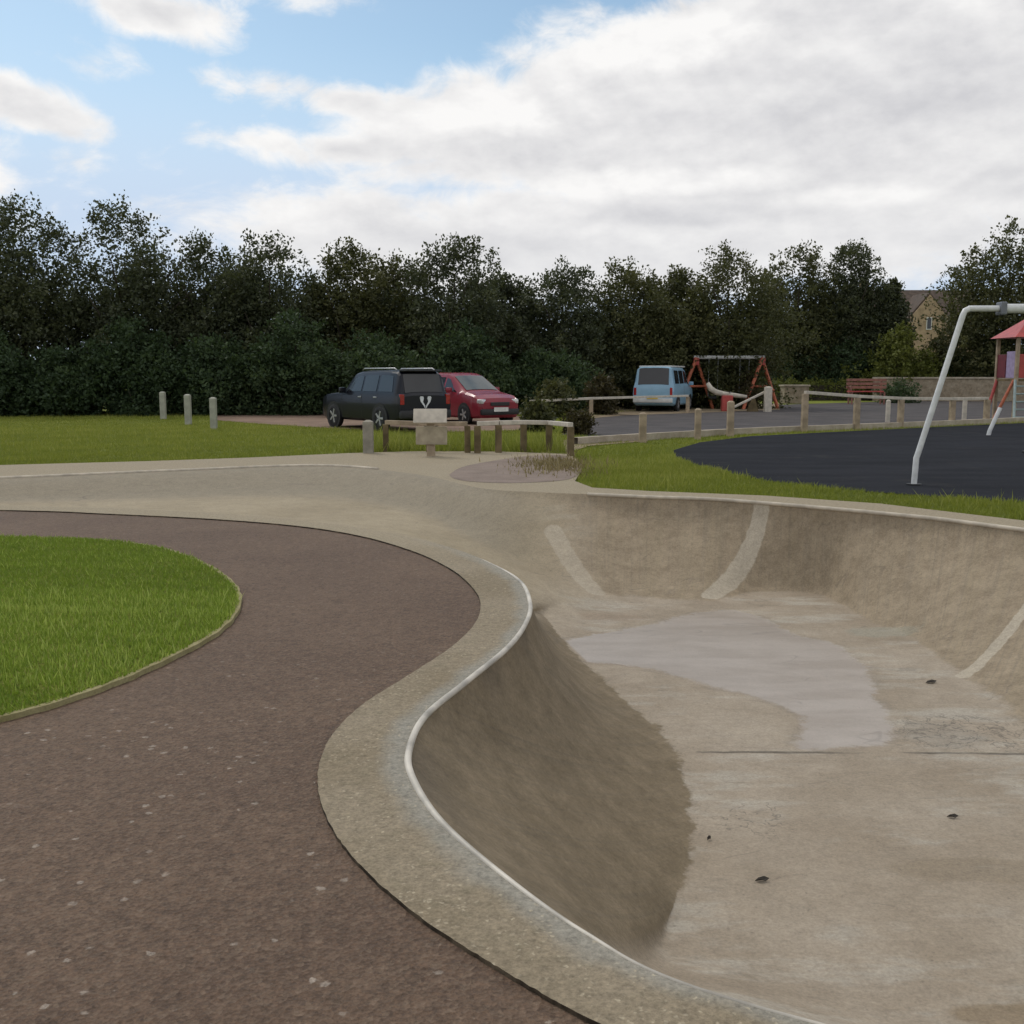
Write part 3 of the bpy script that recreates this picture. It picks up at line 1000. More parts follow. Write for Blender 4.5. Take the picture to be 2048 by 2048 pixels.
tree("tree", "large dark tree beside the house, behind the white swing beam", 2012, 68, 440, 345, M['leaf_mid'], 203, GT, 44000, 0.3, 0.2, 6)
tree("tree", "dark tree at the photo's right edge behind the play tower", 2260, 72, 430, 330, M['leaf_dark'], 204, GT, 36000, 0.3, 0.2, 4)
GB = "undergrowth bushes below the tree row"
und = [(-60, 41, 640, 260, "low dark bush below the tall tree at the left edge"), (110, 42, 690, 240, "dark bush left of the three pale posts"), (270, 42.5, 630, 250, "leafy green bush behind the first pale post"),
       (430, 43, 668, 250, "leafy bush behind the gravel, right of the pale posts"), (590, 43, 618, 250, "green bush at the black car's front"), (760, 43.5, 660, 250, "bush hidden behind the black car's roof"),
       (930, 44, 640, 240, "dark bush behind the red car's windscreen"), (1090, 46, 690, 230, "dark bush between red car and blue van"), (1240, 54, 690, 220, "dark bush above the blue van"),
       (1400, 56, 690, 230, "bush seen through the far red swing"), (1560, 71, 690, 240, "dark bush right of the far red swing"), (1690, 70, 660, 200, "dark bush left of the olive shrub"),
       (1985, 69, 650, 200, "dark bush behind the white slanted leg"), (2150, 69, 640, 260, "dark bush behind the play tower")]
for i, (u, Y, vt, w, lab) in enumerate(und):
    tree("bush", lab, u, Y, vt, w, M['leaf_low'], 300 + i, GB, 18000, 0.1, 0.15, 4, "bush", bush=True)
GS = "separate shrubs"
tree("bush", "dark green bush directly under the house gable", 1885, 70, 668, 90, M['leaf_mid'], 408, GS, 7000, 0.1, 0.2, 5, "bush", bush=True)
tree("bush", "pale olive shrub in front of the dark trees below the house", 1800, 67.5, 646, 190, M['leaf_olive'], 401, GS, 14000, 0.1, 0.2, 5, "bush", bush=True)
tree("bush", "dark rounded low shrub at the end of the rail fence", 1160, 28.5, 820, 78, M['leaf_brown'], 402, GS, 3000, 0.03, 0.1, 3, "bush", bush=True)
tree("bush", "small green bush right of the red car", 1078, 30, 800, 80, M['leaf_mid'], 403, GS, 3500, 0.03, 0.12, 3, "bush", bush=True)
tree("bush", "brownish bush left of the light blue van", 1205, 43, 745, 85, M['leaf_brown'], 404, GS, 3500, 0.03, 0.14, 3, "bush", bush=True)
tree("bush", "brown conical shrub inside the far red swing's right frame", 1500, 50, 740, 55, M['leaf_brown'], 405, GS, 3000, 0.03, 0.13, 3, "bush", bush=True)
tree("bush", "dark low shrub before the stone wall by the red bench", 1805, 61, 757, 100, M['leaf_low'], 406, GS, 3500, 0.03, 0.13, 3, "bush", bush=True)
tree("bush", "light green weedy bush behind the red car's bonnet", 1110, 40, 757, 120, M['leaf_mid'], 407, GS, 3500, 0.03, 0.14, 3, "bush", bush=True)

# ------------------------------------------------------------------ stone wall and house
M['wall'] = mat_ground2("stone_wall", (0.24, 0.19, 0.13), (0.37, 0.31, 0.23), 3, 9)
q0, q1 = xat(1745, 66), xat(2400, 62)
mb = MB()
w = empty("stone_wall", ((q0 + q1) / 2, 64, -0.05))
tag(w, "low beige stone wall beyond the playground", "wall")
L_ = (Vector((q1, 62, 0)) - Vector((q0, 66, 0)))
mb.box((0, 0, 0.7), (L_.length, 0.4, 1.4), math.atan2(L_.y, L_.x), 0.03)
mb.build("wall_body", M['wall'], w)
MB().box((0, 0, 1.46), (L_.length + 0.1, 0.52, 0.12), math.atan2(L_.y, L_.x), 0.03).build("cap_stones", M['kerb'], w)

rngh = np.random.default_rng(77)
hx0, hx1 = xat(1430, 67), xat(1760, 67)
hd = empty("hedge", ((hx0 + hx1) / 2, 67, -0.05))
tag(hd, "long low clipped green hedge behind the red bench", "hedge")
hl_ = [((k - 5.5) / 12 * (hx1 - hx0), rngh.uniform(-.1, .1), 0.75 + rngh.uniform(-.06, .06), (hx1 - hx0) / 18, 0.45, 0.72) for k in range(12)]
Vv, tt = leaf_cloud(hl_, 9000, 0.14, rngh, 0.2, dens=0.4)
np_mesh("foliage", Vv, 4, M['leaf_olive'], tt, hd)
MB().box((0, 0, 0.5), (hx1 - hx0 - 0.6, 0.25, 1.0), 0, 0.05).build("stems", M['bark'], hd)
pl = empty("plinth", (xat(1588, 60), 60, -0.05))
tag(pl, "low beige stone block left of the red bench", "stone block")
MB().box((0, 0, 0.5), (1.45, 0.8, 1.0), 0.1, 0.05).build("block", M['wall'], pl)
MB().box((0, 0, 1.04), (1.58, 0.92, 0.09), 0.1, 0.02).build("cap_stone", M['kerb'], pl)
M['stucco'] = simple("yellow_stone", (0.36, 0.265, 0.17), 0.85, 0, 0.18, 2)
M['tiles'] = simple("brown_roof_tiles", (0.085, 0.06, 0.045), 0.85, 0, 0.3, 2)
M['glass'] = simple("dark_glass", (0.02, 0.022, 0.026), 0.08, 0, 0.1, 3, 0.6)
M['screen'] = simple("sky_painted_windscreen", (0.07, 0.085, 0.085), 0.12, 0, 0.1, 3, 0.6)  # sky reflection put into the base colour, paler than the other glass
M['white'] = simple("white_paint", (0.62, 0.62, 0.6), 0.45, 0, 0.08, 5)
HY = 120
hx = xat(1850, HY, 8)
hs_ = empty("house", (hx, HY, -0.05))
tag(hs_, "yellow stone house with steep gable and brown roof showing between trees", "house")
ap = zat(590, HY); ev = zat(640, HY)
gw = 2.35
MB().box((0, 6, ev / 2 + 0.2), (15, 8, ev + 0.4)).build("wall", M['stucco'], hs_)
MB().prism([(-gw, 0), (gw, 0), (gw, ev), (0, ap), (-gw, ev)], -1.2, 1.98).build("gable_wall", M['stucco'], hs_)
rf = MB()
rz_ = zat(572, HY) - 0.2
rf.prism([(1.6, ev + 0.15), (6, rz_), (10.4, ev + 0.15), (10.4, ev + 0.42), (6, rz_ + 0.28), (1.6, ev + 0.42)], -7.9, 7.9, 'x')
rf.prism([(-gw - 0.35, ev - 0.4), (0, ap + 0.05), (gw + 0.35, ev - 0.4), (gw + 0.35, ev - 0.15), (0, ap + 0.3), (-gw - 0.35, ev - 0.15)], -1.0, 4.0, 'y')
rfo = rf.build("roof", M['tiles'], hs_)
MB().box((-5.2, 6, rz_ + 0.5), (0.9, 0.7, 1.6)).build("chimney", M['stucco'], rfo)
MB().tube([(0, -0.95, ap + 0.2), (0, -0.95, ap + 0.65)], [0.09, 0.05], 8).build("finial", M['tiles'], rfo)
for (wx, wz, wy) in ((0, ev - 0.4, -1.2), (0, 2.2, -1.2), (-5, 2.4, 2.0), (5, 2.4, 2.0), (5, ev - 1.6, 2.0), (-5, ev - 1.6, 2.0)):
    wf = MB().box((wx, wy - 0.02, wz), (0.62 if wx == 0 else 1.1, 0.1, 1.4)).build("window", M['white'], hs_)
    MB().box((wx, wy - 0.06, wz), (0.44 if wx == 0 else 0.9, 0.06, 1.2)).build("pane", M['glass'], wf)

# ------------------------------------------------------------------ posts, rails, sign
M['timber'] = simple("weathered_timber", (0.36, 0.285, 0.2), 0.85, 0, 0.25, 4, 0.2, bmp=0.3)
M['timbergrey'] = simple("grey_weathered_wood", (0.29, 0.27, 0.22), 0.8, 0, 0.2, 5, 0.2, bmp=0.2)
M['timber_dark'] = simple("brown_timber", (0.15, 0.115, 0.062), 0.85, 0, 0.3, 4, 0.2, bmp=0.3)
M['pale'] = simple("pale_painted_wood", (0.54, 0.49, 0.41), 0.7, 0, 0.14, 6, 0.3)
M['palegreen'] = simple("pale_weathered_post", (0.36, 0.36, 0.3), 0.75, 0, 0.15, 5, 0.3)

def post(u, vb, vt, w, mat, label, cat="post", group=None, name="post", cap=True):
    q = at(u, vb)
    h = zat(vt, q.y)
    mb = MB()
    mb.box((0, 0, h / 2 - 0.1), (w, w, h + 0.2 - (0.03 if cap else 0)), 0, 0.008)
    if cap:
        # weathered chamfered top
        a = w / 2
        z0 = h - 0.018
        mb.add([(-a, -a, z0), (a, -a, z0), (a, a, z0), (-a, a, z0), (-a * .4, -a * .4, h + 0.02), (a * .4, -a * .4, h + 0.02), (a * .4, a * .4, h + 0.02), (-a * .4, a * .4, h + 0.02)],
               [(0, 1, 5, 4), (1, 2, 6, 5), (2, 3, 7, 6), (3, 0, 4, 7), (4, 5, 6, 7)])
    o = mb.build(name, mat, loc=(q.x, q.y, -0.04))
    tag(o, label, cat, group)
    return o
post(327, 836, 782, 0.19, M['palegreen'], "leftmost and farthest of the three pale posts on the lawn", group="pale posts at the car park entrance")
post(377, 847, 787, 0.19, M['palegreen'], "middle one of the three pale posts on the lawn", group="pale posts at the car park entrance")
post(428, 856, 793, 0.18, M['palegreen'], "nearest pale post on the lawn, beside the pink gravel", group="pale posts at the car park entrance")
post(737, 906, 838, 0.2, M['timbergrey'], "thick pale grey bollard in front of the black car's rear wheel", "bollard", name="bollard")

def rail_fence(name, label, pts, rails, matp, matr, pw, cat="fence", group=None, rail_r=0.05):
    """pts: (u, v_base, v_top); rails: pixel heights given as a fraction of the post height"""
    base = at(pts[0][0], pts[0][1])
    root = empty(name, (base.x, base.y, -0.04))
    tag(root, label, cat, group)
    P_ = []
    for (u, vb, vt) in pts:
        q = at(u, vb); h = zat(vt, q.y)
        P_.append((q - base, h))
    for q, h in P_:
        MB().box((q.x, q.y, h / 2 - 0.1), (pw, pw, h + 0.2), 0.1, 0.01).build("post", matp, root)
    for fr in rails:
        for i in range(len(P_) - 1):
            (a, ha), (b_, hb) = P_[i], P_[i + 1]
            A = Vector((a.x, a.y, ha * fr)); B = Vector((b_.x, b_.y, hb * fr))
            if fr >= 1.0:
                A.z = ha + 0.045; B.z = hb + 0.045
            else:
                A.y -= pw / 2 + 0.02; B.y -= pw / 2 + 0.02
            dd = B - A
            rot = dd.to_track_quat('X', 'Z').to_matrix().to_4x4()
            MB().box((A + B) / 2, (dd.length - 0.004, 0.11, 0.09), 0, 0.012, rot).build("rail", matr, root)
    return root
rail_fence("rail_fence", "low timber rail fence with a pale top rail at the back of the bowl",
           [(955, 906, 848), (997, 905, 846), (1047, 902, 845), (1098, 901, 846), (1141, 912, 850)], [1.0], M['timber_dark'], M['pale'], 0.13)
rail_fence("rail_fence", "short low rail between the grey bollard and the notice stand", [(772, 902, 845), (858, 904, 848), (935, 905, 848)], [1.0], M['timber_dark'], M['timber'], 0.12)
rail_fence("rail_fence", "low wooden rail with two posts before the blue van", [(1060, 836, 803), (1182, 832, 797), (1375, 824, 792)], [1.0], M['timber'], M['pale'], 0.14)
rail_fence("rail_fence", "timber knee rail on posts along the playground kerb", [(1608, 862, 785), (1712, 857, 793), (1800, 853, 797), (1903, 848, 798), (1972, 845, 797)], [1.0], M['timber'], M['pale'], 0.16)
post(1285, 882, 823, 0.17, M['timber'], "leftmost timber post at the kerb, in front of the blue van", group="single timber posts at the kerb")
post(1395, 876, 815, 0.15, M['timber'], "timber post at the kerb in front of the red swing's left leg", group="single timber posts at the kerb")
post(1460, 870, 800, 0.17, M['timber'], "timber post at the kerb below the red swing's seat", group="single timber posts at the kerb")
post(1775, 842, 798, 0.13, M['pale'], "thin pale post behind the knee rail, left of the slanted white leg", group="thin posts behind the knee rail")
post(1928, 838, 795, 0.13, M['pale'], "thin pale post behind the knee rail, right of the slanted white leg", group="thin posts behind the knee rail")
post(1535, 822, 772, 0.3, M['pale'], "broad pale post beside the far red swing's right leg", "post")

q = at(862, 912)
sg = empty("notice_stand", (q.x, q.y, -0.04))
tag(sg, "low pale notice stand with a tilted top panel on a timber post", "sign")
h = zat(815, q.y)
MB().box((0.0, 0.02, h * 0.36), (0.16, 0.14, h * 0.9), 0, 0.01).build("post", M['timber'], sg)
MB().box((0, -0.12, h * 0.87), (0.66, 0.05, 0.3), 0, 0.012, Matrix.Rotation(R(-24), 4, 'X')).build("top_panel", M['pale'], sg)
MB().box((0.02, -0.08, h * 0.47), (0.62, 0.04, 0.36), 0, 0.01).build("lower_panel", simple("weathered_panel", (0.36, 0.31, 0.22), 0.8, 0, 0.2, 5), sg)

# ------------------------------------------------------------------ swings and play things
M['red'] = simple("red_paint", (0.42, 0.06, 0.05), 0.45, 0, 0.15, 5)
M['orange'] = simple("faded_orange_red_paint", (0.5, 0.14, 0.07), 0.5, 0, 0.2, 4)
M['whitetube'] = simple("white_painted_steel", (0.66, 0.67, 0.66), 0.4, 0.0, 0.1, 9)
M['benchred'] = simple("faded_red_wood", (0.27, 0.125, 0.09), 0.7, 0, 0.25, 4)
M['black'] = simple("black_rubber", (0.015, 0.015, 0.016), 0.6)
M['chain'] = simple("galvanised_chain", (0.4, 0.4, 0.4), 0.4, 0.9)

q = at(1828, 966)
Y0 = q.y
zt = zat(613, Y0)
sw = empty("swing", (q.x, Y0, -0.03))
tag(sw, "large white steel swing frame with a bent leg on the rubber surface", "swing")
ax_ = xat(1932, Y0, zt) - q.x
kz = zat(912, Y0)
SPAN = 3.6
leg_pts = lambda s, o_: [(o_ + s * 0, 0, 0), (o_ + s * 0.015, 0, kz), (o_ + s * 0.04, 0, kz + 0.08), (o_ + s * (ax_ - 0.04), 0, zt - 0.1), (o_ + s * (ax_ - 0.01), 0, zt - 0.03), (o_ + s * (ax_ + 0.06), 0, zt)]
MB().tube(leg_pts(1, 0), 0.043, 12).build("leg", M['whitetube'], sw, True, sharp=60)
MB().tube(leg_pts(-1, 2 * ax_ + SPAN), 0.043, 12).build("leg", M['whitetube'], sw, True, sharp=60)
MB().tube([(ax_ + 0.04, 0, zt), (ax_ + 0.56, 0, zt)], 0.045, 12).tube([(ax_ + 0.56, 0, zt), (ax_ + SPAN - 0.5, 0, zt)], 0.07, 12).tube([(ax_ + SPAN - 0.5, 0, zt), (ax_ + SPAN - 0.04, 0, zt)], 0.045, 12).build("beam", M['whitetube'], sw, True, sharp=60)
for k in (0.52, SPAN - 0.55):
    MB().box((ax_ + k, 0, zt), (0.09, 0.19, 0.19), 0, 0.02).build("clamp", simple("grey_clamp", (0.16, 0.17, 0.19), 0.5, 0.3), sw)
for k in (0, 2 * ax_ + SPAN):
    MB().tube([(k, 0, 0.0), (k, 0, 0.02)], 0.11, 14).build("base_plate", M['black'], sw)
for k in (1.25, 2.35):
    for dx in (-0.25, 0.25):
        MB().tube([(ax_ + k + dx, 0, zt - 0.05), (ax_ + k + dx * 0.9, 0, 0.5)], 0.012, 6).build("chain", M['chain'], sw)
    MB().box((ax_ + k, 0, 0.49), (0.5, 0.2, 0.04), 0, 0.015).build("seat", M['black'], sw)

# far red swing
Yf = 50.0
xa, xb = xat(1392, Yf, 2), xat(1524, Yf, 2)
zt2 = zat(713, Yf)
fs = empty("swing", ((xa + xb) / 2, Yf, -0.04))
tag(fs, "far red A-frame swing with a pale top bar before the trees", "swing")
hl = (xb - xa) / 2
MB().tube([(-hl - 0.12, 0, zt2), (hl + 0.12, 0, zt2)], 0.09, 10).build("beam", M['white'], fs, True, sharp=60)
for s in (-1, 1):
    for e in (-1, 1):
        MB().tube([(s * hl, e * 0.08, zt2 - 0.02), (s * hl + e * 0.95, e * 0.45, 0)], 0.085, 10).build("leg", M['orange'], fs, True, sharp=60)
    MB().tube([(s * hl - 0.52, -0.25, 1.1), (s * hl + 0.52, 0.25, 1.1)], 0.055, 8).build("crossbar", M['orange'], fs, True, sharp=60)
    MB().box((s * hl, 0, zt2 - 0.2), (0.26, 0.3, 0.36), 0, 0.03).build("bracket", M['red'], fs)
for k in (-0.75, 0.75):
    for dx in (-0.22, 0.22):
        MB().tube([(k + dx, 0, zt2 - 0.05), (k + dx, 0.05, 0.62)], 0.014, 6).build("chain", M['chain'], fs)
    mb = MB()
    mb.box((k, 0.05, 0.55), (0.42, 0.34, 0.16), 0, 0.05)
    mb.box((k, 0.2, 0.72), (0.42, 0.06, 0.3), 0, 0.025)
    mb.build("seat", M['black'], fs)

# white seesaw-like rocker beside it
q = Vector((xat(1462, 47), 47, 0))
rk = empty("rocker", (q.x, q.y, -0.04))
tag(rk, "pale curved rocker with red base below the far swing", "play equipment")
mb = MB()
cv = [(-1.1, 0, 1.28), (-0.95, 0, 1.02), (-0.7, 0, 0.86), (-0.3, 0, 0.78), (0.2, 0, 0.72), (0.7, 0, 0.66)]
mb.tube(cv, [0.09, 0.13, 0.13, 0.11, 0.1, 0.07], 10)
mb.build("body", M['pale'], rk, True)
MB().box((-0.2, 0, 0.36), (0.5, 0.35, 0.72), 0, 0.05).build("base", M['red'], rk)
MB().tube([(-0.1, -0.3, 0.85), (-0.1, 0.3, 0.85)], 0.03, 8).build("handle", M['chain'], rk)
ss = empty("seesaw", (xat(1505, 46.5), 46.5, -0.04))
tag(ss, "tilted pale seesaw plank right of the far swing's seat", "seesaw")
MB().box((0, 0, 0.62), (1.9, 0.22, 0.09), 0, 0.02, Matrix.Rotation(R(-26), 4, 'Y')).build("plank", M['pale'], ss)
MB().prism([(-0.25, 0), (0.25, 0), (0.08, 0.58), (-0.08, 0.58)], -0.12, 0.12).build("pivot", M['timber_dark'], ss)
MB().box((0.78, 0, 0.98), (0.3, 0.26, 0.06), 0, 0.02).build("seat", M['orange'], ss)

# red bench
q = Vector((xat(1733, 58), 58, 0))
bn = empty("bench", (q.x, q.y, -0.04))
tag(bn, "long faded red bench with slatted back behind the knee rail", "bench")
bw = 80 / F * 58
for z in (0.95, 1.15, 1.36):
    MB().box((0.05, 0.3, z), (bw, 0.05, 0.15), 0, 0.012).build("slat", M['benchred'], bn)
MB().box((-0.1, 0, 0.72), (bw * 0.85, 0.5, 0.07), 0, 0.015).build("seat", M['red'], bn)
for s in (-1, 1):
    mb = MB()
    mb.box((s * bw * 0.4, 0.36, 0.7), (0.09, 0.07, 1.45), 0, 0.01)
    mb.box((s * bw * 0.4, -0.2, 0.35), (0.09, 0.09, 0.7), 0, 0.01)
    mb.box((s * bw * 0.4, 0.06, 0.63), (0.085, 0.55, 0.09), 0, 0.01)
    mb.build("leg", M['benchred'], bn)
mb = MB().box((-bw * 0.42, 0.05, 1.0), (0.08, 0.5, 0.09), 0, 0.02)
mb.box((-bw * 0.42, -0.16, 0.86), (0.07, 0.07, 0.24), 0, 0.01)
mb.build("armrest", M['benchred'], bn)

# play tower
Yt = 37.0
xt = xat(2034, Yt, 2)
pt = empty("play_tower", (xt, Yt, -0.04))
tag(pt, "red-roofed play tower with lilac side panel and climbing bars at the right edge", "play tower")
TW = 1.5
zr = zat(672, Yt)
for (i, j) in ((0, 0), (1, 0), (0, 1), (1, 1)):
    MB().box((i * TW, j * TW, zr / 2), (0.12, 0.12, zr), 0, 0.015).build("post", M['timber'], pt)
zp = zat(634, Yt)
rv = [(-0.22, -0.22, zr), (TW + 0.22, -0.22, zr), (TW + 0.22, TW + 0.22, zr), (-0.22, TW + 0.22, zr), (TW / 2 - 0.15, TW / 2 - 0.15, zp), (TW / 2 + 0.15, TW / 2 - 0.15, zp), (TW / 2 + 0.15, TW / 2 + 0.15, zp), (TW / 2 - 0.15, TW / 2 + 0.15, zp)]
MB().add(rv, [(0, 1, 5, 4), (1, 2, 6, 5), (2, 3, 7, 6), (3, 0, 4, 7), (4, 5, 6, 7), (3, 2, 1, 0)]).build("roof", M['red'], pt)
zd = zat(758, Yt)
MB().box((TW / 2, TW / 2, zd), (TW + 0.1, TW + 0.1, 0.09), 0, 0.01).build("deck", M['timber_dark'], pt)
MB().box((0, TW * 0.76, zd + 0.5), (0.05, TW * 0.42, 0.85), 0, 0.015).build("side_panel", simple("dark_red_panel", (0.16, 0.03, 0.04), 0.5), pt)
MB().box((0, TW * 0.29, zd + 0.55), (0.05, TW * 0.42, 0.95), 0, 0.015).build("side_panel", simple("lilac_panel", (0.36, 0.29, 0.44), 0.5), pt)["label"] = "lilac panel"
MB().box((TW * 0.5, 0, zd + 0.5), (TW - 0.14, 0.05, 0.85), 0, 0.02).build("front_panel", M['red'], pt)
MB().tube([(-0.02, 0.1, zd), (-0.62, 0.25, 0)], 0.06, 8).build("brace", M['orange'], pt, True, sharp=60)
MB().tube([(-0.02, TW - 0.1, zd), (-0.5, TW - 0.3, 0)], 0.06, 8).build("brace", M['red'], pt, True, sharp=60)
ladder = MB()
ladder.tube([(-0.05, -0.05, zd), (-0.42, -0.9, 0)], 0.05, 8)
ladder.tube([(0.45, -0.05, zd), (0.2, -0.9, 0)], 0.05, 8)
for k in range(5):
    f = (k + 0.6) / 5.4
    ladder.tube([(-0.42 + 0.37 * f, -0.9 + 0.85 * f, zd * f), (0.2 + 0.25 * f, -0.9 + 0.85 * f, zd * f)], 0.03, 8)
ladder.build("ladder", simple("teal_grey_bars", (0.27, 0.34, 0.33), 0.5), pt, True, sharp=60)
MB().tube([(0.35, -0.1, zd + 0.1), (1.0, -0.95, 0)], 0.055, 8).tube([(0.9, -0.1, zd), (1.45, -0.95, 0)], 0.055, 8).build("climbing_bar", simple("olive_yellow_bars", (0.36, 0.3, 0.12), 0.5), pt, True, sharp=60)
# pale prop in front
Yp = at(1977, 868).y
pp = empty("post", (xat(1977, Yp), Yp, -0.04))
pr = MB().tube([(0, 0, 0), (0.03, 0, 0.14), (0.3, 0.05, 0.75)], 0.055, 10)
o = pr.build("prop", M['whitetube'], None, True, sharp=60)
o.location = pp.location
bpy.data.objects.remove(pp)
o.name = "leaning_post"
tag(o, "short leaning white tube standing on the rubber before the play tower", "post")

# ------------------------------------------------------------------ vehicles
M['tyre'] = simple("tyre", (0.014, 0.014, 0.015), 0.75)
M['alloy'] = simple("alloy_wheel", (0.5, 0.5, 0.5), 0.35, 0.7)
M['trim'] = simple("black_trim", (0.018, 0.018, 0.02), 0.5)
M['lampred'] = simple("red_lens", (0.35, 0.02, 0.02), 0.15, coat=0.5)
M['lampclear'] = simple("clear_lens", (0.6, 0.6, 0.58), 0.15, 0.2, coat=0.5)
M['plate'] = simple("white_number_plate", (0.7, 0.7, 0.66), 0.4)
M['plate_y'] = simple("yellow_number_plate", (0.62, 0.45, 0.06), 0.4)

def paint(name, c, rough=0.28):
    return simple(name, c, rough, 0.0, 0.06, 3, 0.3, coat=0.2)

def car(name, label, cat, st, W, body_mat, roof_mat=None, sides=(), ws=None, rw=None, wheels=(0.85, 3.5), wr=0.34, group="parked cars", rails=False):
    """st: stations from the nose (x=0) to the tail: (x, z_belt, z_top, half top width factor, half body width factor, z_low)"""
    root = empty(name)
    tag(root, label, cat, group)
    st = np.array(st, float)
    Lc = st[-1, 0]
    xs_ = sorted(set(list(np.linspace(0, Lc, 48)) + list(st[:, 0])))
    def S_(x): return [np.interp(x, st[:, 0], st[:, k]) for k in range(1, 6)]
    def section(x):
        zb, zt_, tf, bf_, zl = S_(x)
        hb = W / 2 * bf_; ht = W / 2 * tf
        return [(0, zl), (hb * 0.86, zl), (hb * 0.96, zl + 0.07), (hb * 1.0, (zl + zb) / 2 + 0.05), (hb * 0.985, zb - 0.08), (hb * 0.955, zb), (ht + 0.01, zt_ - 0.07), (ht * 0.93, zt_ - 0.015), (ht * 0.6, zt_ + 0.01), (0, zt_ + 0.018)]
    vs, fs_ = [], []
    K = 10
    ring = 2 * K - 2
    for x in xs_:
        h_ = section(x)
        pts = [(x - Lc / 2, y, z) for y, z in h_] + [(x - Lc / 2, -y, z) for y, z in h_[-2:0:-1]]
        vs += pts
    for i in range(len(xs_) - 1):
        for k in range(ring):
            k2 = (k + 1) % ring
            fs_.append((i * ring + k, i * ring + k2, (i + 1) * ring + k2, (i + 1) * ring + k))
    fs_.append(tuple(range(ring))[::-1])
    fs_.append(tuple(range((len(xs_) - 1) * ring, len(xs_) * ring)))
    bo = MB().add(vs, fs_).build("body", body_mat, root, True, sharp=32)
    def side_pt(x, f, s, off=0.008):
        h_ = section(x)
        (y0, z0), (y1, z1) = h_[5], h_[6]
        y = y0 + (y1 - y0) * f; z = z0 + (z1 - z0) * f
        nn = Vector((0, z1 - z0, y0 - y1)); nn.normalize()
        return Vector((x - Lc / 2, s * (y + nn.y * off), z + nn.z * off))
    for (xa_, xb_, ta, tb) in sides:     # window spans at the belt (xa,xb) and at the top (ta,tb)
        for s in (-1, 1):
            g_ = [[side_pt(xa_ + (ta - xa_) * f + ((xb_ + (tb - xb_) * f) - (xa_ + (ta - xa_) * f)) * k / 4, 0.08 + 0.8 * f, s) for k in range(5)] for f in (0, 0.5, 1)]
            fl = [q for r_ in g_ for q in r_]
            inn = [q - Vector((0, s * 0.02, 0)) for q in fl]
            ff = [(r_ * 5 + k, r_ * 5 + k + 1, r_ * 5 + k + 6, r_ * 5 + k + 5) for r_ in range(2) for k in range(4)]
            MB().add(fl, ff).build("side_window", M['glass'], root, True)
    def screen(xa_, xb_, nm, off):
        g_ = []
        for f in np.linspace(0.06, 0.94, 7):
            x = xa_ + (xb_ - xa_) * f
            h_ = section(x)
            w_ = h_[7][0] * 0.94
            for k in range(-3, 4):
                y = w_ * k / 3
                z = np.interp(abs(y), [0, h_[8][0], h_[7][0], h_[6][0]], [h_[9][1], h_[8][1], h_[7][1], h_[6][1]])
                g_.append((x - Lc / 2 + off[0], y, z + off[1]))
        ff = [(r_ * 7 + k, r_ * 7 + k + 1, r_ * 7 + k + 8, r_ * 7 + k + 7) for r_ in range(6) for k in range(6)]
        return MB().add(g_, ff).build(nm, M['glass'] if nm != 'windscreen' else M['screen'], root, True)
    if ws: screen(ws[0], ws[1], "windscreen", (-0.012, 0.012))
    if rw: screen(rw[0], rw[1], "rear_window", (0.012, 0.004))
    hw = W / 2
    for wx in wheels:
        for s in (-1, 1):
            cx = wx - Lc / 2
            ar = MB()
            seg = 20
            vs2 = [(cx + math.cos(math.pi * 2 * k / seg) * (wr + 0.06), s * (hw * 0.93), wr + 0.02 + math.sin(math.pi * 2 * k / seg) * (wr + 0.06)) for k in range(seg)]
            vs2 += [(a, s * (hw + 0.004), c_) for a, b_, c_ in vs2]
            ar.add(vs2, [tuple(range(seg, 2 * seg))] + [(k, (k + 1) % seg, seg + (k + 1) % seg, seg + k) for k in range(seg)])
            ar.build("wheel_arch", M['trim'], root)
            wroot = MB()
            prof2 = [(wr * 0.62, 0.0), (wr * 0.9, 0.005), (wr * 0.98, 0.03), (wr, 0.06), (wr, 0.16), (wr * 0.97, 0.2), (wr * 0.6, 0.2)]
            seg = 28
            vs3 = []
            for (r_, d_) in prof2:
                for k in range(seg):
                    a = 2 * math.pi * k / seg
                    vs3.append((cx + math.cos(a) * r_, s * (hw + 0.02 - d_), wr + math.sin(a) * r_))
            f3 = [(j * seg + k, j * seg + (k + 1) % seg, (j + 1) * seg + (k + 1) % seg, (j + 1) * seg + k) for j in range(len(prof2) - 1) for k in range(seg)]
            ty = wroot.add(vs3, f3).build("wheel", M['tyre'], root, True, sharp=40)
            rim = MB()
            rr = wr * 0.63
            rim.tube([(cx, s * (hw - 0.03), wr), (cx, s * (hw + 0.0), wr)], rr, 24)
            for k in range(5):
                a = 2 * math.pi * k / 5
                rim.box((cx + math.cos(a) * rr * 0.5, s * (hw + 0.008), wr + math.sin(a) * rr * 0.5), (rr * 0.95, 0.02, 0.06), 0, 0.006, Matrix.Rotation(-a, 4, 'Y'))
            rim.build("rim", M['alloy'], ty)
    for s in (-1, 1):
        for sx in [a_[0] - 0.03 for a_ in sides[1:]] + ([sides[0][0] - 0.12] if sides else []):
            if any(abs(sx - wx) < wr + 0.1 for wx in wheels): lo_ = 4
            else: lo_ = 2
            h1 = section(sx); vs4 = []
            for (y_, z_) in h1[lo_:6]:
                vs4 += [(sx - 0.012 - Lc / 2, s * (y_ + 0.004), z_), (sx + 0.012 - Lc / 2, s * (y_ + 0.004), z_)]
            MB().add(vs4, [(2 * q, 2 * q + 1, 2 * q + 3, 2 * q + 2) for q in range(len(vs4) // 2 - 1)]).build("door_seam", M['trim'], root)
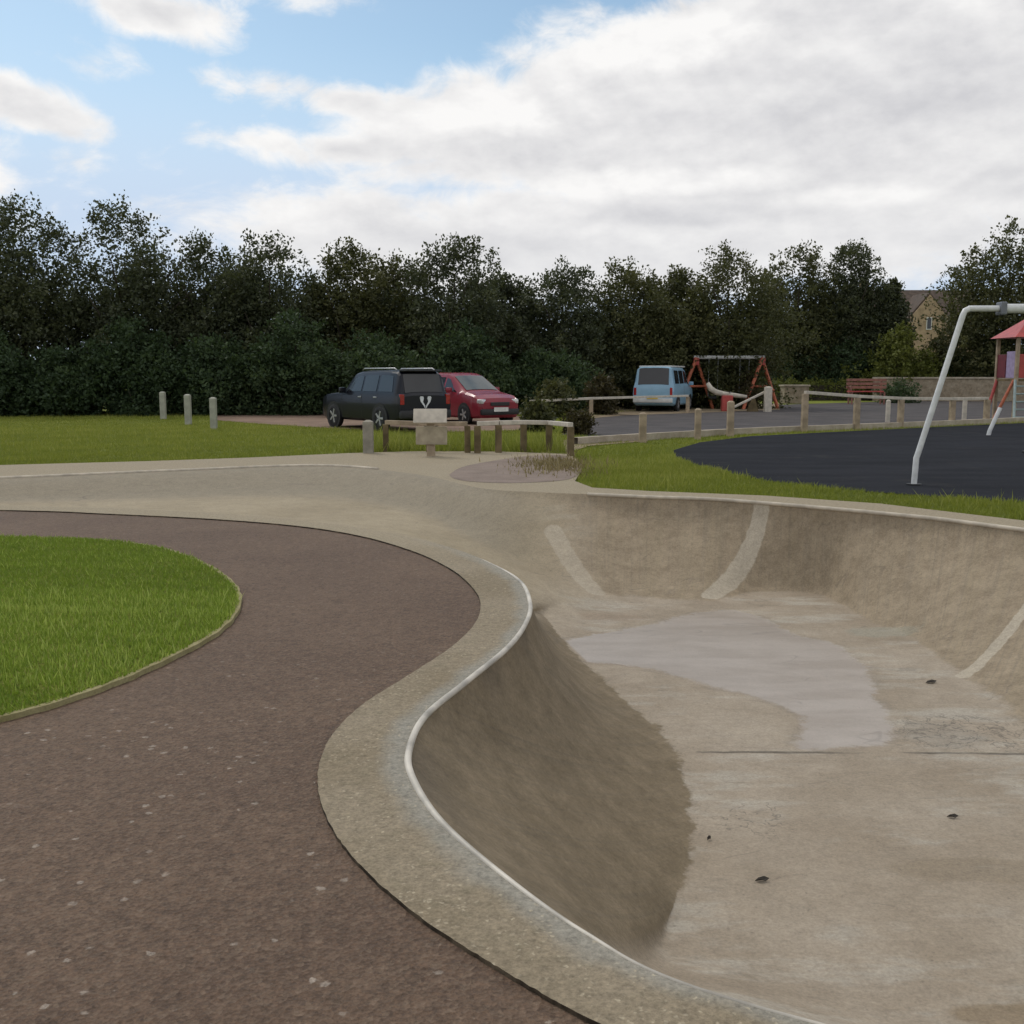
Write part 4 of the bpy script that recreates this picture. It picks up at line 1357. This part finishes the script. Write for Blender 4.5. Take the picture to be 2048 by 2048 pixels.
    # mirrors
    if ws:
        for s in (-1, 1):
            p_ = side_pt(ws[1] - 0.32, 0.1, s)
            MB().box(p_ + Vector((0, s * 0.13, 0.05)), (0.12, 0.22, 0.17), 0, 0.035).build("mirror", body_mat, root, True, sharp=50)
    if rails:
        for s in (-1, 1):
            z = st[:, 2].max() + 0.05
            MB().tube([(ws[1] + 0.35 - Lc / 2, s * hw * 0.7, z - 0.05), (ws[1] + 0.45 - Lc / 2, s * hw * 0.7, z), (Lc / 2 - 0.6, s * hw * 0.7, z), (Lc / 2 - 0.5, s * hw * 0.7, z - 0.05)], 0.02, 8).build("roof_rail", M['alloy'], root, True)
    return root, Lc, section

def place(root, corner, heading, Lc, W, which):
    """stand the car so that one corner of its plan lies at the given spot; nose along heading (local -x)"""
    h = Vector(heading).normalized()
    lf = Vector((-h.y, h.x))
    off = {'rl': -h * Lc / 2 + lf * W / 2, 'rr': -h * Lc / 2 - lf * W / 2, 'fr': h * Lc / 2 - lf * W / 2, 'fl': h * Lc / 2 + lf * W / 2}[which]
    c_ = Vector(corner) - off
    root.location = (c_.x, c_.y, -0.028)
    root.rotation_euler = (0, 0, math.atan2(-h.y, -h.x))

# black four wheel drive: nose local -x
st = [(0.0, 0.78, 0.80, 0.78, 0.80, 0.32), (0.12, 0.94, 0.97, 0.86, 0.92, 0.26), (0.5, 1.03, 1.06, 0.88, 1.0, 0.26), (1.35, 1.08, 1.12, 0.86, 1.0, 0.26), (2.02, 1.1, 1.68, 0.76, 1.0, 0.26), (2.4, 1.1, 1.75, 0.75, 1.0, 0.26),
      (3.6, 1.1, 1.77, 0.76, 1.0, 0.26), (4.42, 1.1, 1.74, 0.77, 0.99, 0.28), (4.56, 1.1, 1.66, 0.77, 0.985, 0.3), (4.72, 1.08, 1.12, 0.8, 0.97, 0.34), (4.8, 1.0, 1.03, 0.8, 0.95, 0.4)]
black = paint("black_car_paint", (0.006, 0.007, 0.013), 0.32)
suv, Lc, sc_ = car("car", "black boxy four-wheel-drive car parked tail towards the bowl", "car", st, 1.86, black,
                   sides=[(1.6, 2.62, 2.12, 2.62), (2.72, 3.5, 2.72, 3.5), (3.62, 4.4, 3.62, 4.3)], ws=(1.4, 2.02), rw=(4.55, 4.73), wheels=(0.95, 3.75), wr=0.37, rails=True)
MB().box((2.385, 0, 0.5), (0.16, 1.74, 0.24), 0, 0.05).build("rear_bumper", M['trim'], suv, True, sharp=50)
MB().box((-2.36, 0, 0.48), (0.14, 1.6, 0.26), 0, 0.05).build("front_bumper", M['trim'], suv, True, sharp=50)
MB().box((2.16, 0, 1.755), (0.3, 1.3, 0.05), 0, 0.02).build("spoiler", M['trim'], suv, True, sharp=50)
for s in (-1, 1):
    MB().box((2.36, s * 0.79, 0.93), (0.1, 0.14, 0.3), 0, 0.02).build("tail_light", M['lampred'], suv)
# white mark on the tailgate
mk = MB()
mk.prism([(-0.2, 0.98), (-0.17, 1.02), (-0.08, 1.01), (-0.06, 0.96), (-0.09, 0.86), (-0.012, 0.74), (-0.012, 0.66), (-0.07, 0.75), (-0.17, 0.87)], 2.395, 2.41, 'x')
mk.prism([(0.2, 0.98), (0.17, 1.02), (0.08, 1.01), (0.06, 0.96), (0.09, 0.86), (0.012, 0.74), (0.012, 0.66), (0.07, 0.75), (0.17, 0.87)], 2.395, 2.41, 'x')
mk.build("emblem", simple("white_emblem", (0.7, 0.72, 0.75), 0.3, 0.2), suv)
MB().box((2.47, 0, 0.55), (0.02, 0.52, 0.11)).build("number_plate", M['plate_y'], suv)
for xx in (0.25, 1.15):
    for s in (-1, 1):
        MB().box((xx - 0.05, s * 0.925, 0.98), (0.18, 0.03, 0.035), 0, 0.01).build("door_handle", M['alloy'], suv)
place(suv, (xat(797, 29.3), 29.3), (-0.616, 0.788), Lc, 1.86, 'rl')

# red people carrier
st = [(0.0, 0.7, 0.73, 0.72, 0.76, 0.3), (0.1, 0.82, 0.86, 0.82, 0.9, 0.22), (0.4, 0.93, 0.97, 0.84, 0.985, 0.2), (1.0, 1.02, 1.08, 0.82, 1.0, 0.2), (1.95, 1.05, 1.6, 0.72, 1.0, 0.2), (2.3, 1.05, 1.69, 0.71, 1.0, 0.2),
      (3.4, 1.05, 1.7, 0.71, 1.0, 0.2), (4.0, 1.04, 1.63, 0.71, 0.99, 0.22), (4.25, 1.02, 1.1, 0.78, 0.97, 0.26), (4.35, 0.9, 0.95, 0.78, 0.94, 0.32)]
redp = paint("red_car_paint", (0.24, 0.025, 0.04), 0.25)
red, Lc, sc_ = car("car", "dark red people carrier parked nose towards the bowl behind the black car", "car", st, 1.78, redp,
                   sides=[(1.35, 2.2, 1.98, 2.2), (2.3, 3.15, 2.3, 3.15), (3.25, 3.95, 3.25, 3.85)], ws=(1.02, 1.98), rw=(4.0, 4.26), wheels=(0.85, 3.5), wr=0.32)
MB().box((-2.17, 0, 0.42), (0.14, 1.5, 0.2), 0, 0.05).build("front_bumper", M['trim'], red, True, sharp=50)
MB().box((-2.17, 0, 0.68), (0.06, 0.75, 0.12), 0, 0.02).build("grille", M['trim'], red)
MB().box((-2.25, 0.0, 0.5), (0.02, 0.56, 0.14)).build("number_plate", M['plate'], red)
for s in (-1, 1):
    MB().box((-2.04, s * 0.62, 0.76), (0.22, 0.34, 0.15), s * 0.42, 0.04).build("headlight", M['lampclear'], red, True, sharp=60)
for xx in (0.0, 0.95):
    for s in (-1, 1):
        MB().box((xx, s * 0.885, 0.93), (0.18, 0.03, 0.035), 0, 0.01).build("door_handle", redp, red)
place(red, (xat(955, 33.6), 33.6), (0.57, -0.82), Lc, 1.78, 'fr')

# light blue van, seen from behind
st = [(0.0, 0.85, 0.9, 0.78, 0.82, 0.32), (0.15, 1.0, 1.06, 0.86, 0.95, 0.26), (0.9, 1.12, 1.25, 0.84, 1.0, 0.25), (1.5, 1.18, 1.88, 0.8, 1.0, 0.25), (1.9, 1.18, 1.98, 0.8, 1.0, 0.25), (4.2, 1.18, 1.99, 0.81, 1.0, 0.25), (4.38, 1.17, 1.93, 0.81, 0.99, 0.27), (4.5, 1.15, 1.2, 0.84, 0.98, 0.32), (4.55, 1.05, 1.1, 0.84, 0.96, 0.36)]
blue = paint("light_blue_paint", (0.26, 0.43, 0.56), 0.3)
van, Lc, sc_ = car("van", "light blue van with white roof seen from behind, beyond the rail", "van", st, 1.9, blue,
                   sides=[(1.2, 2.1, 1.6, 2.1), (2.25, 3.1, 2.25, 3.1), (3.25, 4.1, 3.25, 4.05)], ws=(0.92, 1.52), rw=(4.37, 4.51), wheels=(0.9, 3.6), wr=0.33)
MB().box((0.45, 0, 2.01), (2.9, 1.5, 0.07), 0, 0.03).build("roof_panel", M['white'], van, True, sharp=50)
MB().box((2.3, 0, 0.5), (0.14, 1.8, 0.2), 0, 0.05).build("rear_bumper", M['white'], van, True, sharp=50)
MB().box((2.385, 0, 0.62), (0.02, 0.5, 0.11)).build("number_plate", M['plate_y'], van)
for s in (-1, 1):
    MB().box((2.24, s * 0.82, 0.9), (0.1, 0.12, 0.34), 0, 0.02).build("tail_light", M['lampred'], van)
place(van, (xat(1264, 46.5), 46.5), (0.36, 0.93), Lc, 1.9, 'rl')

# ------------------------------------------------------------------ sky, clouds, sun
SUN_EL, SUN_AZ = R(48), R(-35)       # azimuth from +Y towards +X
world = bpy.data.worlds.new("World")
scene.world = world
world.use_nodes = True
t = world.node_tree
bg = t.nodes['Background']
n = N(t)
sky = n.new('ShaderNodeTexSky', sky_type='NISHITA')
sky.sun_disc = False
sky.sun_elevation = SUN_EL
sky.sun_rotation = SUN_AZ
sky.air_density = 1.0
sky.dust_density = 0.6
sky.ozone_density = 1.5
SKY_STR = 0.1
gen = n.new('ShaderNodeTexCoord').outputs['Generated']
x, y, z = n.sep(gen)
az = n.m('ARCTAN2', x, y)
el = n.m('ARCSINE', z)
def azel(u, v):
    d = ray(u, v).normalized()
    return math.atan2(d.x, d.y), math.asin(d.z)
P3 = n.comb(az, n.mul(el, 1.7), 0.0)
wn = n.new('ShaderNodeTexNoise')
n.put(wn.inputs['Vector'], P3)
wn.inputs['Scale'].default_value = 7
wn.inputs['Detail'].default_value = 2
wsc = n.new('ShaderNodeVectorMath', operation='SCALE')
n.put(wsc.inputs[0], wn.outputs['Color']); wsc.inputs['Scale'].default_value = 0.11
wad = n.new('ShaderNodeVectorMath', operation='ADD')
n.put(wad.inputs[0], P3); n.put(wad.inputs[1], wsc.outputs[0])
PW = wad.outputs[0]
nb1 = n.noise(PW, 9.0, 8, 0.62)
nsoft = n.noise(n.comb(az, n.mul(el, 3.2), 4.0), 6.0, 4, 0.5)
def ell(u, v, rx, ry, rot=0.0, k=1.0):
    a0, e0 = azel(u, v)
    dx, dy = n.sub(az, a0), n.sub(el, e0)
    ca, sa = math.cos(rot), math.sin(rot)
    p_ = n.m('DIVIDE', n.add(n.mul(dx, ca), n.mul(dy, sa)), rx / F)
    q_ = n.m('DIVIDE', n.sub(n.mul(dy, ca), n.mul(dx, sa)), ry / F)
    return n.mul(n.sub(1.0, n.m('SQRT', n.add(n.mul(p_, p_), n.mul(q_, q_)))), k)
field = None
for e in [(1700, 210, 760, 250, 0.05, 2.2), (2300, 60, 900, 400, 0, 2.2), (1120, 270, 520, 120, 0.03, 1.3), (700, 200, 270, 42, -0.1, 0.75), (680, 300, 240, 40, -0.03, 0.7), (1260, 150, 290, 120, 0.3, 1.5),
          (1250, 480, 980, 125, 0, 1.3), (330, 30, 170, 50, -0.12, 0.85), (30, 200, 170, 48, -0.28, 0.95), (120, 316, 110, 18, 0, 0.12), (235, 112, 48, 17, 0, 0.15), (640, 5, 110, 26, 0, 0.3), (-700, 330, 560, 120, 0, 1.0)]:
    f_ = ell(*e)
    field = f_ if field is None else n.max(field, f_)
# the rest of the sky (behind, overhead) is broken cloud too
gen_cov = n.mul(n.sub(n.noise(n.vmul(gen, (1, 1, 1.6)), 2.2, 4, 0.5), 0.42), 5.0)
off = n.max(n.step(y, 0.45, 0.2), n.step(z, 0.42, 0.55))
field = n.max(field, n.sub(n.mul(gen_cov, off), n.mul(n.sub(1.0, off), 2.0)))
edge = n.add(field, n.mul(n.sub(nb1, 0.5), 2.0))
mask = n.step(edge, -0.12, 0.42)
hz = n.step(el, 0.31, 0.13, 0.0, 0.95)
# soft grey bellies, white sunlit tops and rims
rim = n.sub(1.0, n.step(edge, 0.1, 0.85))
def glow(u, v, rx, ry, rot=0.0):
    g_ = n.add(ell(u, v, rx, ry, rot, 1.0), n.mul(n.sub(nb1, 0.5), 1.3))
    return n.step(g_, 0.1, 0.75)
tops = n.max(n.max(glow(1180, 372, 170, 42), glow(1400, 360, 260, 34)), n.max(glow(960, 232, 200, 60), glow(1330, 90, 330, 62, 0.22)))
tops = n.max(tops, glow(1720, 395, 200, 30))
dark = n.max(glow(1420, 432, 330, 30), n.mul(glow(1750, 240, 520, 170), 0.7))
sh = n.add(n.add(0.5, n.mul(rim, 0.38)), n.mul(tops, 0.42))
sh = n.sub(sh, n.mul(dark, 0.3))
sh = n.add(sh, n.mul(n.sub(nsoft, 0.5), 1.0))
sh = n.add(sh, n.mul(n.sub(nb1, 0.5), 0.7))
nlit = n.noise(n.comb(n.add(az, 0.006), n.mul(n.add(el, 0.012), 1.7), 2.0), 14.0, 6, 0.55)
nlit0 = n.noise(n.comb(az, n.mul(el, 1.7), 2.0), 14.0, 6, 0.55)
sh = n.add(sh, n.mul(n.sub(nlit0, nlit), 1.3))
cl = n.mix(n.m('MAXIMUM', n.m('MINIMUM', sh, 1.0), 0.0), (6.3, 6.3, 6.55), (9.6, 9.5, 9.4))
cl = n.mix(n.step(el, 0.18, 0.07, 0, 0.4), cl, (7.4, 7.5, 7.75))
skyc = n.mix(1.0, sky.outputs[0], (1.17, 1.23, 1.13), 'MULTIPLY')
skyc = n.mix(hz, skyc, (5.85, 7.0, 8.75))
n.put(bg.inputs['Color'], n.mix(mask, skyc, cl))
bg.inputs['Strength'].default_value = SKY_STR

sd = bpy.data.lights.new("sun", 'SUN')
sd.energy = 1.1
sd.angle = R(14)
sd.color = (1.0, 0.95, 0.87)
so = bpy.data.objects.new("sun", sd)
COL.objects.link(so)
dirv = Vector((math.sin(SUN_AZ) * math.cos(SUN_EL), math.cos(SUN_AZ) * math.cos(SUN_EL), math.sin(SUN_EL)))
so.rotation_euler = dirv.to_track_quat('Z', 'Y').to_euler()
so.location = (0, 0, 30)

scene.view_settings.view_transform = 'Standard'
scene.view_settings.look = 'None'
scene.view_settings.exposure = 0
scene.view_settings.gamma = 1
scene.cycles.use_denoising = True
scene.cycles.max_bounces = 4
scene.cycles.diffuse_bounces = 3
scene.cycles.use_adaptive_sampling = True
scene.cycles.adaptive_threshold = 0.02
scene.render.film_transparent = False
